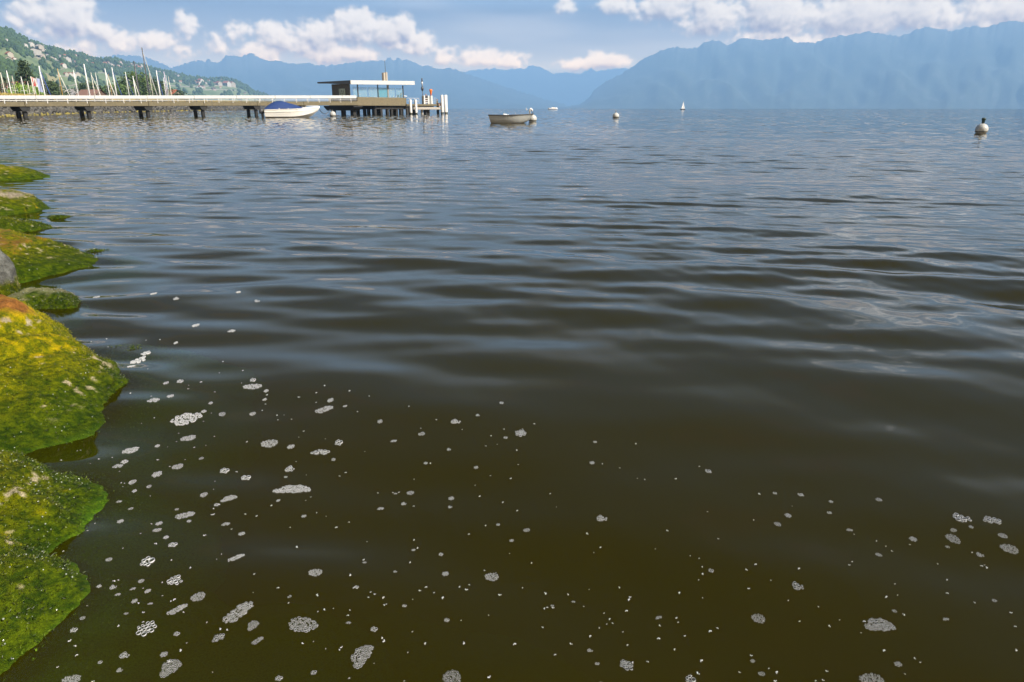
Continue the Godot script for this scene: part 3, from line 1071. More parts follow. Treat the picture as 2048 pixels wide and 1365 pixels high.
func make_jetty() -> void:
	var o := jetty_base("jetty")
	var s0 := jetty_s(-60)
	var s1 := jetty_s(716)
	var y_at := func(row: int, s: float) -> float:
		var a: Array = [[191.0, 198.0, 203.5, 213.5], [191.0, 197.0, 202.5, 211.0]]
		var sa := jetty_s(30)
		var sb := jetty_s(690)
		return lerpf(jetty_y(30, a[0][row]), jetty_y(690, a[1][row]), (s - sa) / (sb - sa))
	var px_supports := [-52.0, 48.0, 177.0, 296.0, 407.0, 514.0, 607.0]
	var joints := [s0]
	for px in px_supports: joints.append(jetty_s(px))
	joints.append(s1)
	# concrete edge beams and the deck, span by span
	for i in joints.size() - 1:
		if joints[i + 1] - joints[i] < 0.2: continue
		var a: float = joints[i] + 0.02
		var b: float = joints[i + 1] - 0.02
		for z in [-0.12, -2.88]:
			var ya: float = (y_at.call(2, a) + y_at.call(3, a)) / 2
			var yb: float = (y_at.call(2, b) + y_at.call(3, b)) / 2
			bar("edge_beam", o, M.concrete, Vector3(a, ya, z), Vector3(b, yb, z), y_at.call(2, a) - y_at.call(3, a), 0.24)
		bar("deck_slab", o, M.concrete, Vector3(a, y_at.call(3, a) + 0.22, -1.5), Vector3(b, y_at.call(3, b) + 0.22, -1.5), 0.2, 2.5)
	for px in px_supports:
		var s := jetty_s(px)
		var y: float = y_at.call(3, s)
		var cap := mb()
		var prof := [[-0.52, 0.0], [0.52, 0.0], [0.52, -0.16], [0.30, -0.5], [-0.30, -0.5], [-0.52, -0.16]]
		var ends := []
		for z in [-0.1, -2.9]:
			var ring := []
			for p in prof: ring.append(Vector3(s + p[0], y + p[1], z))
			ends.append(ring)
		loft(cap, ends, true, true)
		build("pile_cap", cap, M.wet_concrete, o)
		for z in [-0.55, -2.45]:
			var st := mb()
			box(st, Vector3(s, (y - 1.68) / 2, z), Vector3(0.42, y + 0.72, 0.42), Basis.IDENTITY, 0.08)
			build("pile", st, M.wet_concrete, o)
	# the broad white handrail on thin posts, with one wire below, on both sides
	for z in [0.02, -2.9]:
		var cuts := [s0]
		var s := s0
		while s < s1 - 7.0:
			s += 6.2
			cuts.append(s)
		cuts.append(s1 - 0.3)
		for i in cuts.size() - 1:
			var a: float = cuts[i] + 0.02
			var b: float = cuts[i + 1] - 0.02
			bar("handrail", o, M.white_rail, Vector3(a, (y_at.call(0, a) + y_at.call(1, a)) / 2, z), Vector3(b, (y_at.call(0, b) + y_at.call(1, b)) / 2, z), y_at.call(0, a) - y_at.call(1, a), 0.12)
		s = s0 + 1.0
		while s < s1 - 0.3:
			var st := mb()
			tube(st, [Vector3(s, y_at.call(2, s) - 0.2, z - 0.02), Vector3(s, y_at.call(1, s) + 0.05, z - 0.02)], 0.035, 6)
			build("rail_post", st, M.alloy, o)
			s += 2.1
		var wire := mb()
		tube(wire, [Vector3(s0, lerpf(y_at.call(2, s0), y_at.call(1, s0), 0.45), z), Vector3(s1 - 0.3, lerpf(y_at.call(2, s1), y_at.call(1, s1), 0.45), z)], 0.035, 6)
		build("lower_rail", wire, M.alloy, o)
	tag(o, "long concrete jetty with a broad white handrail on dark piles", "jetty")
	make_pavilion()
	make_landing()


func make_pavilion() -> void:
	var o := jetty_base("waiting_pavilion")
	var a := jetty_s(715)
	var b := jetty_s(813)
	var top := jetty_y(715, 194)
	var low := jetty_y(715, 211.5)
	var wide := 7.4
	# platform and its parapet walls
	bar("platform", o, M.concrete, Vector3(a, low + 0.25, -wide / 2), Vector3(b, low + 0.25, -wide / 2), 0.5, wide - 0.62)
	bar("parapet", o, M.parapet, Vector3(a, (top + low) / 2, -0.15), Vector3(b, (top + low) / 2, -0.15), top - low, 0.3)
	bar("parapet", o, M.parapet, Vector3(a, (top + low) / 2, -wide + 0.15), Vector3(b, (top + low) / 2, -wide + 0.15), top - low, 0.3)
	# the haunched pier head under its landward end, with three piles
	var cap := mb()
	var ends := []
	for s in [a - 1.0, a + 0.9]:
		var ring := []
		for p in [[0.1, 0.0], [0.1, -0.2], [-0.7, -0.75], [-wide + 0.7, -0.75], [-wide - 0.1, -0.2], [-wide - 0.1, 0.0]]: ring.append(Vector3(s, low - 0.01 + p[1], p[0]))
		ends.append(ring)
	loft(cap, ends, true, true)
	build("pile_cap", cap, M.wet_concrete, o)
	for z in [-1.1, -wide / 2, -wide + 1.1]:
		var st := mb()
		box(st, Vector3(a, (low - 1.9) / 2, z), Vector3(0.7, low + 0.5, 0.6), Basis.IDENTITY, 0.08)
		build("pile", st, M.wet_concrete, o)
	var under := jetty_s(753)
	bar("under_beam", o, M.wet_concrete, Vector3(under, low - 0.3, -wide / 2), Vector3(b + 0.6, low - 0.3, -wide / 2), 0.58, wide - 0.8)
	for px in [754, 766, 779, 787, 797, 806]:
		for z in [-0.7, -wide + 0.9]:
			var st := mb()
			box(st, Vector3(jetty_s(px), (low - 1.75) / 2, z), Vector3(0.5, low + 0.65, 0.5), Basis.IDENTITY, 0.06)
			build("pile", st, M.wet_concrete, o)
	# roof slab with a white fascia along the lake side and a grey one at the end
	var ra := jetty_s(704, 0.4)
	var rb := jetty_s(831, 0.4)
	var r_top := jetty_y(704, 160.8)
	var r_low := jetty_y(704, 169.0)
	var r_top2 := jetty_y(831, 163.0)
	var r_low2 := jetty_y(831, 169.5)
	var back := -wide - 0.6
	var slab := mb()
	var rings := []
	for s in [ra + 0.08, rb - 0.08]:
		var f: float = (s - ra) / (rb - ra)
		var t := lerpf(r_top, r_top2, f)
		var l := lerpf(r_low, r_low2, f)
		rings.append([Vector3(s, l + 0.1, 0.3), Vector3(s, t - 0.03, 0.3), Vector3(s, t - 0.12, back), Vector3(s, l + 0.28, back)])
	loft(slab, rings, true, true)
	build("roof_slab", slab, M.grey_paint, o)
	bar("roof_fascia", o, M.white_rail, Vector3(ra, (r_top + r_low) / 2, 0.36), Vector3(rb, (r_top2 + r_low2) / 2, 0.36), r_top - r_low, 0.1)
	var end := mb()
	rings = []
	for q in [[0.30, 0.0, 0.0], [back, -0.1, 0.32]]:
		rings.append([Vector3(ra + 0.08, r_low + q[2], q[0]), Vector3(ra + 0.08, r_top + q[1], q[0]), Vector3(ra - 0.02, r_top + q[1], q[0]), Vector3(ra - 0.02, r_low + q[2], q[0])])
	loft(end, rings, true, true)
	build("roof_fascia", end, M.dark_paint, o)
	# dark boarded end wall, board by board, with a notice board on it
	var deck := low + 0.5
	var wall_z := -0.55
	for k in 9:
		var st := mb()
		box(st, Vector3(ra + 0.55, (deck + r_low + 0.12) / 2, wall_z - 0.24 - k * 0.5), Vector3(0.12, r_low + 0.12 - deck, 0.485), Basis.IDENTITY, 0.015)
		build("wall_board", st, M.dark_boards, o)
	var sign := mb()
	var sz := -1.9
	box(sign, Vector3(ra + 0.46, jetty_y(704, 184.5), sz - 0.55), Vector3(0.05, 1.15, 1.5), Basis.IDENTITY, 0.01)
	var board := build("notice_board", sign, M.notice, o)
	board.set_meta("label", "pale green notice board with a printed plan")
	var print_ := mb()
	for q in [[-0.5, 0.32, 0.06, 0.8, 0.0], [-0.22, 0.05, 0.06, 0.85, 0.5], [0.05, -0.05, 0.06, 0.8, -0.55], [0.3, 0.1, 0.06, 0.8, 0.25], [0.48, -0.1, 0.06, 0.7, -0.3], [0.0, -0.42, 0.9, 0.05, 0.0], [0.1, 0.44, 0.7, 0.05, 0.0]]:
		box(print_, Vector3(ra + 0.431, jetty_y(704, 184.5) + q[1] * 0.5, sz - 0.55 + q[0]), Vector3(0.012, q[3], q[2]), Basis(Vector3.RIGHT, q[4]))
	var marks := build("printed_plan", print_, M.dark_paint, board)
	marks.set_meta("kind", "stuff")
	# slim columns and tinted glass screens
	for px in [717, 757, 777, 807]:
		var s := jetty_s(px, -0.5)
		var st := mb()
		box(st, Vector3(s, (deck + r_low + 0.14) / 2, -0.5), Vector3(0.16 if px != 777 else 0.34, r_low + 0.14 - deck, 0.16), Basis.IDENTITY, 0.02)
		build("column", st, M.dark_paint if px != 777 else M.grey_paint, o)
	var marks_px := [706, 717, 737, 757, 777, 792, 807]
	for i in marks_px.size() - 1:
		var s2 := jetty_s(marks_px[i], -0.5) + 0.14
		var s3 := jetty_s(marks_px[i + 1], -0.5) - 0.14
		var st := mb()
		box(st, Vector3((s2 + s3) / 2, (top + jetty_y(740, 177.5)) / 2, -0.5), Vector3(s3 - s2, jetty_y(740, 177.5) - top + 0.5, 0.02))
		build("glass_screen", st, M.teal_glass if i != 3 else M.deep_teal_glass, o)
	# roof plant: two pale vent shafts and a rod aerial
	for q in [[770.2, 0.42], [774.6, 0.36]]:
		var s := jetty_s(q[0], -2.5)
		var st := mb()
		var h: float = jetty_y(772, 144.5 if q[1] < 0.4 else 145.5, -2.5)
		box(st, Vector3(s, (h + r_top2 - 0.2) / 2, -2.5), Vector3(q[1], h - r_top2 + 0.2, 0.5), Basis.IDENTITY, 0.03)
		build("vent_shaft", st, M.cream, o)
	var rod := mb()
	tube(rod, [Vector3(jetty_s(774, -2.5), r_top, -2.5), Vector3(jetty_s(774, -2.5), jetty_y(774, 121, -2.5), -2.5)], [0.05, 0.03], 6)
	build("aerial", rod, M.dark_spar, o)
	tag(o, "low waiting pavilion with a flat white roof and teal glass on the jetty", "pavilion")
	# two dark chairs whose backs show over the parapet
	for q in [[795, 190.0, "low dark chair back behind the pavilion parapet, left one"], [801, 186.0, "taller dark chair back behind the pavilion parapet near the last column"]]:
		var s := jetty_s(q[0], -1.4)
		var c := jetty_base("chair", s, deck, -1.4)
		var h: float = jetty_y(q[0], q[1], -1.4) - deck
		var st := mb()
		box(st, Vector3(0, h * 0.45, 0), Vector3(0.45, 0.06, 0.45), Basis.IDENTITY, 0.02)
		build("seat", st, M.dark_paint, c)
		st = mb()
		box(st, Vector3(0.16, h * 0.74, 0), Vector3(0.07, h * 0.56, 0.44), Basis(Vector3.BACK, -0.25), 0.02)
		build("backrest", st, M.dark_paint, c)
		for k in 4:
			st = mb()
			tube(st, [Vector3(0.19 if k & 1 else -0.19, 0, 0.18 if k & 2 else -0.18), Vector3(0.17 if k & 1 else -0.17, h * 0.45, 0.17 if k & 2 else -0.17)], 0.02, 5)
			build("leg", st, M.dark_paint, c)
		tag(c, q[2], "chair")


func make_landing() -> void:
	var o := jetty_base("landing_stage")
	var a := jetty_s(814)
	var b := jetty_s(884)
	var top := jetty_y(840, 208.2)
	var low := jetty_y(840, 212.0)
	bar("deck", o, M.concrete, Vector3(a, (top + low) / 2, -2.4), Vector3(b, (top + low) / 2, -2.4), top - low, 4.6)
	bar("waling", o, M.pale_timber, Vector3(jetty_s(824), low - 0.42, 0.1), Vector3(b, low - 0.42, 0.1), 0.42, 0.22)
	bar("waling", o, M.dark_timber, Vector3(a, low - 0.12, -0.4), Vector3(b - 2.0, low - 0.12, -0.4), 0.2, 0.3)
	for px in [818, 835, 848, 856, 861, 880]:
		for z in [-0.6, -4.0]:
			var st := mb()
			tube(st, [Vector3(jetty_s(px), -1.5, z), Vector3(jetty_s(px), low + 0.02, z)], 0.24, 9)
			build("pile", st, M.dark_timber if px != 848 else M.pale_timber, o)
	# tubular railing
	for z in [-4.5]:
		var st := mb()
		for h in [0.55, 1.05]: tube(st, [Vector3(a + 0.5, top + h, z), Vector3(jetty_s(873), top + h, z)], 0.03, 6)
		build("railing", st, M.alloy, o)
		for k in 7:
			st = mb()
			tube(st, [Vector3(lerpf(a + 0.5, jetty_s(873), k / 6.0), top, z), Vector3(lerpf(a + 0.5, jetty_s(873), k / 6.0), top + 1.05, z)], 0.035, 6)
			build("rail_post", st, M.alloy, o)
	var rail := mb()
	tube(rail, [Vector3(jetty_s(869), top, -0.2), Vector3(jetty_s(870), top + 1.1, -0.2), Vector3(jetty_s(873.5), top + 1.1, -0.2), Vector3(jetty_s(873.5), top, -0.2)], 0.035, 6)
	build("railing", rail, M.alloy, o)
	var light := mb(true)
	tube(light, [Vector3(a + 0.2, top + 1.35, -1.2), Vector3(jetty_s(823.5), top + 1.3, -1.2)], [0.05, 0.09], 7)
	build("white_arm", light, M.white_paint, o)
	tag(o, "small low landing stage at the lake end of the jetty", "landing stage")
	# white fender piles standing in the water before it
	for q in [[820.8, 199.5, 0.9, 0.24, "round white mooring pile beside the pavilion parapet"], [831.4, 199.5, 0.9, 0.24, "second round white mooring pile, right of the one by the parapet"]]:
		var p := jetty_base("mooring_pile", jetty_s(q[0], q[2]), 0, q[2])
		var st := mb(true)
		var h := jetty_y(q[0], q[1], q[2])
		lathe(st, Vector3.ZERO, [[q[3] * 1.02, 0.0], [q[3], 0.5], [q[3] * 0.95, h - 0.08], [q[3] * 0.8, h], [0.0, h + 0.02]], 14)
		build("shaft", st, M.white_pile, p)
		st = mb(true)
		lathe(st, Vector3.ZERO, [[q[3] * 1.0, -1.6], [q[3] * 1.03, 0.25], [q[3] * 1.0, 0.3]], 14)
		build("stained_foot", st, M.algae_timber, p)
		tag(p, q[4], "mooring pile", "white mooring piles at the landing stage")
	var d := jetty_base("mooring_dolphin", jetty_s(887.5, 0.4), 0, 0.4)
	for q in [[-0.46, 0.0, 190.0], [0.08, 0.35, 190.2], [0.52, 0.1, 190.0], [0.05, -0.5, 190.6]]:
		var st := mb(true)
		var h := jetty_y(887.5, q[2], 0.4)
		lathe(st, Vector3(q[0], 0, q[1]), [[0.25, 0.35], [0.24, h - 0.06], [0.19, h], [0.0, h + 0.01]], 12)
		build("pile", st, M.white_pile, d)
		st = mb(true)
		lathe(st, Vector3(q[0], 0, q[1]), [[0.25, -1.6], [0.26, 0.33], [0.245, 0.36]], 12)
		build("dark_foot", st, M.algae_timber, d)
	tag(d, "cluster of tall white piles at the very end of the jetty", "mooring dolphin")
	# boarding frame: two white posts with rungs
	var g := jetty_base("boarding_ladder", jetty_s(852.5, -0.3), top, -0.3)
	var half := (jetty_s(857) - jetty_s(848.6)) / 2
	var tall := jetty_y(852, 191.2, -0.3) - top
	for s in [-1.0, 1.0]:
		var st := mb()
		box(st, Vector3(half * s, tall / 2 - 0.1, 0), Vector3(0.3, tall + 0.2, 0.3), Basis.IDENTITY, 0.03)
		build("post", st, M.white_pile, g)
	for k in 3:
		bar("rung", g, M.white_pile, Vector3(-half, 0.25 + k * 0.36, 0.05), Vector3(half, 0.25 + k * 0.36, 0.05), 0.09, 0.07)
	tag(g, "white boarding frame with rungs on the landing stage", "ladder")
	var grey := jetty_base("grey_post", jetty_s(846.2, -0.7), top, -0.7)
	var gp := mb()
	box(gp, Vector3(0, tall / 2 - 0.08, 0), Vector3(0.34, tall + 0.1, 0.34), Basis.IDENTITY, 0.03)
	build("shaft", gp, M.grey_paint, grey)
	tag(grey, "plain grey post at the foot of the storm signal mast", "post")
	var wp := jetty_base("white_post", jetty_s(862, -0.3), top, -0.3)
	var st2 := mb()
	var wh := jetty_y(862, 191.5, -0.3) - top
	box(st2, Vector3(0.12, wh / 2, 0), Vector3(0.34, wh, 0.3), Basis.IDENTITY, 0.03)
	build("shaft", st2, M.white_pile, wp)
	st2 = mb()
	box(st2, Vector3(-0.22, wh / 2 - 0.05, -0.1), Vector3(0.3, wh - 0.1, 0.3), Basis.IDENTITY, 0.03)
	build("brace", st2, M.grey_paint, wp)
	tag(wp, "white post under the orange lifebuoy holder on the landing stage", "post")
	var lb := jetty_base("lifebuoy_holder", jetty_s(862.3, -0.3), top + wh + 0.003, -0.3)
	st2 = mb(true)
	var lh := jetty_y(862, 178.5, -0.3) - top - wh
	lathe(st2, Vector3.ZERO, [[0.0, 0.0], [0.10, 0.0], [0.16, lh * 0.35], [0.24, lh * 0.7], [0.29, lh * 0.88], [0.24, lh], [0.0, lh]], 12)
	build("cover", st2, M.orange, lb)
	tag(lb, "bright orange lifebuoy holder on top of the white post", "lifebuoy holder")
	var sm := jetty_base("storm_signal_mast", jetty_s(845.6, -1.0), top, -1.0)
	var zs := -1.0
	var hy := func(py: float) -> float: return jetty_y(845.6, py, zs) - top
	for q in [["pole", 208.2, 181.0, 0.05, 0.05, M.dark_spar], ["lantern", 181.5, 173.5, 0.17, 0.26, M.dark_spar], ["grey_band", 173.5, 168.0, 0.10, 0.10, M.grey_paint], ["white_band", 168.0, 163.8, 0.13, 0.13, M.white_pile], ["lamp_top", 163.8, 156.5, 0.14, 0.10, M.dark_spar]]:
		var st := mb(true)
		var y0: float = hy.call(q[1])
		var y1: float = hy.call(q[2])
		lathe(st, Vector3.ZERO, [[0.0, y0], [q[3], y0], [q[4], (y0 + y1) / 2], [q[3], y1 - 0.01], [0.0, y1 - 0.005]], 12)
		build(q[0], st, q[5], sm)
	tag(sm, "slender black and white storm signal mast on the landing stage", "signal mast")
	make_people(top)


# ---------------------------------------------------------------- people: one skin over a skeleton
func body_mesh(bones: Array, cell: float) -> ArrayMesh:
	var lo := Vector3.ONE * 1e9
	var hi := -lo
	for b in bones:
		for k in 2:
			var r: Vector3 = Vector3.ONE * (b[2 + k] + 0.06)
			lo = lo.min(b[k] - r)
			hi = hi.max(b[k] + r)
	var n := Vector3i(((hi - lo) / cell).ceil()) + Vector3i.ONE
	var f := PackedFloat32Array()
	f.resize(n.x * n.y * n.z)
	var tone := PackedColorArray()
	tone.resize(f.size())
	for z in n.z:
		for y in n.y:
			for x in n.x:
				var p := lo + Vector3(x, y, z) * cell
				var d := 1e9
				var best := 1e9
				var c := Color.BLACK
				for b in bones:
					var ab: Vector3 = b[1] - b[0]
					var t := clampf((p - b[0]).dot(ab) / maxf(ab.length_squared(), 1e-6), 0.0, 1.0)
					var e: float = p.distance_to(b[0] + ab * t) - lerpf(b[2], b[3], t)
					if e < best:
						best = e
						c = b[4]
					var h := clampf(0.5 + 0.5 * (d - e) / 0.04, 0.0, 1.0)
					d = lerpf(d, e, h) - 0.04 * h * (1.0 - h)
				var at := (z * n.y + y) * n.x + x
				f[at] = d
				tone[at] = c
	var st := mb(true)
	var spot_of := {}
	var corner := func(x: int, y: int, z: int) -> Vector3:
		var key := (z * n.y + y) * n.x + x
		if spot_of.has(key): return spot_of[key]
		var sum := Vector3.ZERO
		var count := 0
		for e in [[0, 1], [2, 3], [4, 5], [6, 7], [0, 2], [1, 3], [4, 6], [5, 7], [0, 4], [1, 5], [2, 6], [3, 7]]:
			var a := Vector3i(x + (e[0] & 1), y + ((e[0] >> 1) & 1), z + (e[0] >> 2))
			var b := Vector3i(x + (e[1] & 1), y + ((e[1] >> 1) & 1), z + (e[1] >> 2))
			var fa := f[(a.z * n.y + a.y) * n.x + a.x]
			var fb := f[(b.z * n.y + b.y) * n.x + b.x]
			if (fa < 0.0) != (fb < 0.0):
				sum += Vector3(a).lerp(Vector3(b), fa / (fa - fb))
				count += 1
		var v := lo + sum / maxi(count, 1) * cell
		spot_of[key] = v
		return v
	for z in range(1, n.z - 1):
		for y in range(1, n.y - 1):
			for x in range(1, n.x - 1):
				var at := (z * n.y + y) * n.x + x
				var here := f[at] < 0.0
				for axis in 3:
					var step_: int = [1, n.x, n.x * n.y][axis]
					if (f[at + step_] < 0.0) == here: continue
					var u := Vector3i.ZERO
					var w := Vector3i.ZERO
					u[(axis + 1) % 3] = 1
					w[(axis + 2) % 3] = 1
					var o := Vector3i(x, y, z)
					var q := []
					for k in [o - u - w, o - w, o, o - u]: q.append(corner.call(k.x, k.y, k.z))
					if here: q.reverse()
					st.set_color(tone[at if here else at + step_])
					quad(st, q[0], q[1], q[2], q[3])
	st.generate_normals()
	return st.commit()


func person_bones(seated: bool, shirt: Color, legs: Color, skin: Color, hair: Color, shoe: Color) -> Array:
	var hip := 0.0 if seated else 0.86
	var b := []
	b.append([Vector3(0, hip + 0.1, 0), Vector3(0, hip + 0.30, 0.01), 0.15, 0.14, shirt])
	b.append([Vector3(-0.10, hip + 0.40, 0.02), Vector3(0.10, hip + 0.40, 0.02), 0.12, 0.12, shirt])
	b.append([Vector3(-0.15, hip + 0.50, 0.02), Vector3(0.15, hip + 0.50, 0.02), 0.075, 0.075, shirt])
	b.append([Vector3(0, hip + 0.54, 0.02), Vector3(0, hip + 0.62, 0.035), 0.052, 0.05, skin])
	b.append([Vector3(0, hip + 0.70, 0.05), Vector3(0, hip + 0.76, 0.045), 0.085, 0.098, skin])
	b.append([Vector3(0, hip + 0.78, 0.015), Vector3(0, hip + 0.71, -0.01), 0.100, 0.088, hair])
	b.append([Vector3(0, hip + 0.715, 0.135), Vector3(0, hip + 0.735, 0.13), 0.014, 0.012, skin])
	for s in [-1.0, 1.0]:
		var sh := Vector3(0.19 * s, hip + 0.50, 0.02)
		var el := Vector3(0.25 * s, hip + 0.22, -0.02 if not seated else 0.05)
		var wr := Vector3(0.23 * s, hip + 0.0, 0.10) if not seated else Vector3(0.14 * s, hip + 0.15, 0.27)
		b.append([sh, el, 0.058, 0.045, shirt])
		b.append([el, wr, 0.042, 0.030, skin])
		b.append([wr, wr + (wr - el).normalized() * 0.09, 0.036, 0.028, skin])
		for k in 5:
			var d := (wr - el).normalized()
			b.append([wr + d * 0.08 + Vector3((k - 2) * 0.014, 0, 0.01), wr + d * (0.15 if k != 4 else 0.11) + Vector3((k - 2) * 0.016, -0.005, 0.02), 0.010, 0.008, skin])
		if seated:
			b.append([Vector3(0.09 * s, 0.08, 0), Vector3(0.11 * s, 0.08, 0.43), 0.09, 0.07, legs])
			b.append([Vector3(0.11 * s, 0.07, 0.43), Vector3(0.11 * s, -0.34, 0.47), 0.062, 0.042, skin])
			b.append([Vector3(0.11 * s, -0.38, 0.46), Vector3(0.12 * s, -0.42, 0.62), 0.046, 0.038, shoe])
		else:
			b.append([Vector3(0.09 * s, hip + 0.02, 0), Vector3(0.10 * s, 0.46, 0.02 * s), 0.095, 0.066, legs])
			b.append([Vector3(0.10 * s, 0.46, 0.02 * s), Vector3(0.11 * s, 0.09, -0.03 + 0.03 * s), 0.064, 0.042, legs])
			b.append([Vector3(0.11 * s, 0.05, -0.05 + 0.03 * s), Vector3(0.12 * s, 0.04, 0.13 + 0.03 * s), 0.046, 0.038, shoe])
	return b


func make_people(deck: float) -> void:
	var skin := Color(0.42, 0.25, 0.17)
	var p := jetty_base("person", jetty_s(852.3, -1.0), deck + 0.006, -1.0)
	p.rotate_y(-0.9)
	hang("body", body_mesh(person_bones(false, Color(0.03, 0.03, 0.035), Color(0.30, 0.17, 0.13), skin, Color(0.012, 0.010, 0.009), Color(0.4, 0.4, 0.4)), 0.032), M.cloth, p)
	tag(p, "dark haired person in a black top standing behind the white boarding frame", "person")
	var sz := 0.02
	var q := jetty_base("person", jetty_s(875.8, sz), deck + 0.013, sz - 0.2)
	q.rotate_y(0.25)
	hang("body", body_mesh(person_bones(true, Color(0.055, 0.06, 0.035), Color(0.02, 0.02, 0.024), skin, Color(0.03, 0.02, 0.012), Color(0.6, 0.6, 0.62)), 0.032), M.cloth, q)
	tag(q, "person in dark clothes sitting on the edge of the landing stage, legs hanging", "person")
	var bag := jetty_base("white_bag", jetty_s(881.5, -0.3), deck + 0.004, -0.3)
	var st := mb(true)
	lathe(st, Vector3.ZERO, [[0.0, 0.0], [0.2, 0.0], [0.23, 0.14], [0.17, 0.3], [0.05, 0.36], [0.0, 0.36]], 10)
	build("sack", st, M.white_paint, bag)
	tag(bag, "small white bag on the deck beside the sitting person", "bag")


func jetty_materials() -> void:
	M.concrete = worn(Color(0.10, 0.083, 0.047), Color(0.15, 0.125, 0.072), 0.35, 1.2)
	M.parapet = worn(Color(0.105, 0.087, 0.05), Color(0.17, 0.14, 0.082), 0.3, 1.2, 0.85, 13)
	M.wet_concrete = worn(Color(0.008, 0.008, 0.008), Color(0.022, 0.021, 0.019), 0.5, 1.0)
	M.white_rail = worn(Color(0.42, 0.42, 0.415), Color(0.52, 0.52, 0.51), 0.5, 0.0, 0.5)
	M.white_pile = worn(Color(0.52, 0.51, 0.48), Color(0.72, 0.71, 0.68), 0.6, 0.5, 0.6)
	M.grey_paint = mat(Color(0.20, 0.20, 0.195), 0.6)
	M.dark_paint = mat(Color(0.035, 0.037, 0.04), 0.5)
	M.dark_boards = worn(Color(0.045, 0.045, 0.042), Color(0.085, 0.08, 0.07), 0.8, 0.8)
	M.notice = worn(Color(0.20, 0.25, 0.20), Color(0.36, 0.42, 0.36), 1.2)
	M.teal_glass = mat(Color(0.26, 0.42, 0.47), 0.05)
	M.teal_glass.transparency = BaseMaterial3D.TRANSPARENCY_ALPHA
	M.teal_glass.albedo_color.a = 0.20
	M.deep_teal_glass = mat(Color(0.10, 0.30, 0.34), 0.05)
	M.deep_teal_glass.transparency = BaseMaterial3D.TRANSPARENCY_ALPHA
	M.deep_teal_glass.albedo_color.a = 0.4
	M.pale_timber = worn(Color(0.24, 0.22, 0.19), Color(0.40, 0.37, 0.33), 0.7, 0.6)
	M.dark_timber = worn(Color(0.02, 0.02, 0.018), Color(0.05, 0.046, 0.04), 0.7, 0.6)
	M.algae_timber = mat(Color(0.025, 0.028, 0.015), 0.5)
	M.orange = mat(Color(0.80, 0.17, 0.01), 0.4)
	M.cloth = vertex_mat(0.85)


# ---------------------------------------------------------------- boats and buoys
func afloat(called: String, p: Vector3, turn: float) -> Node3D:
	return base(called, Vector3(p.x, wave(p.x, p.z).x * 0.6, p.z), turn)


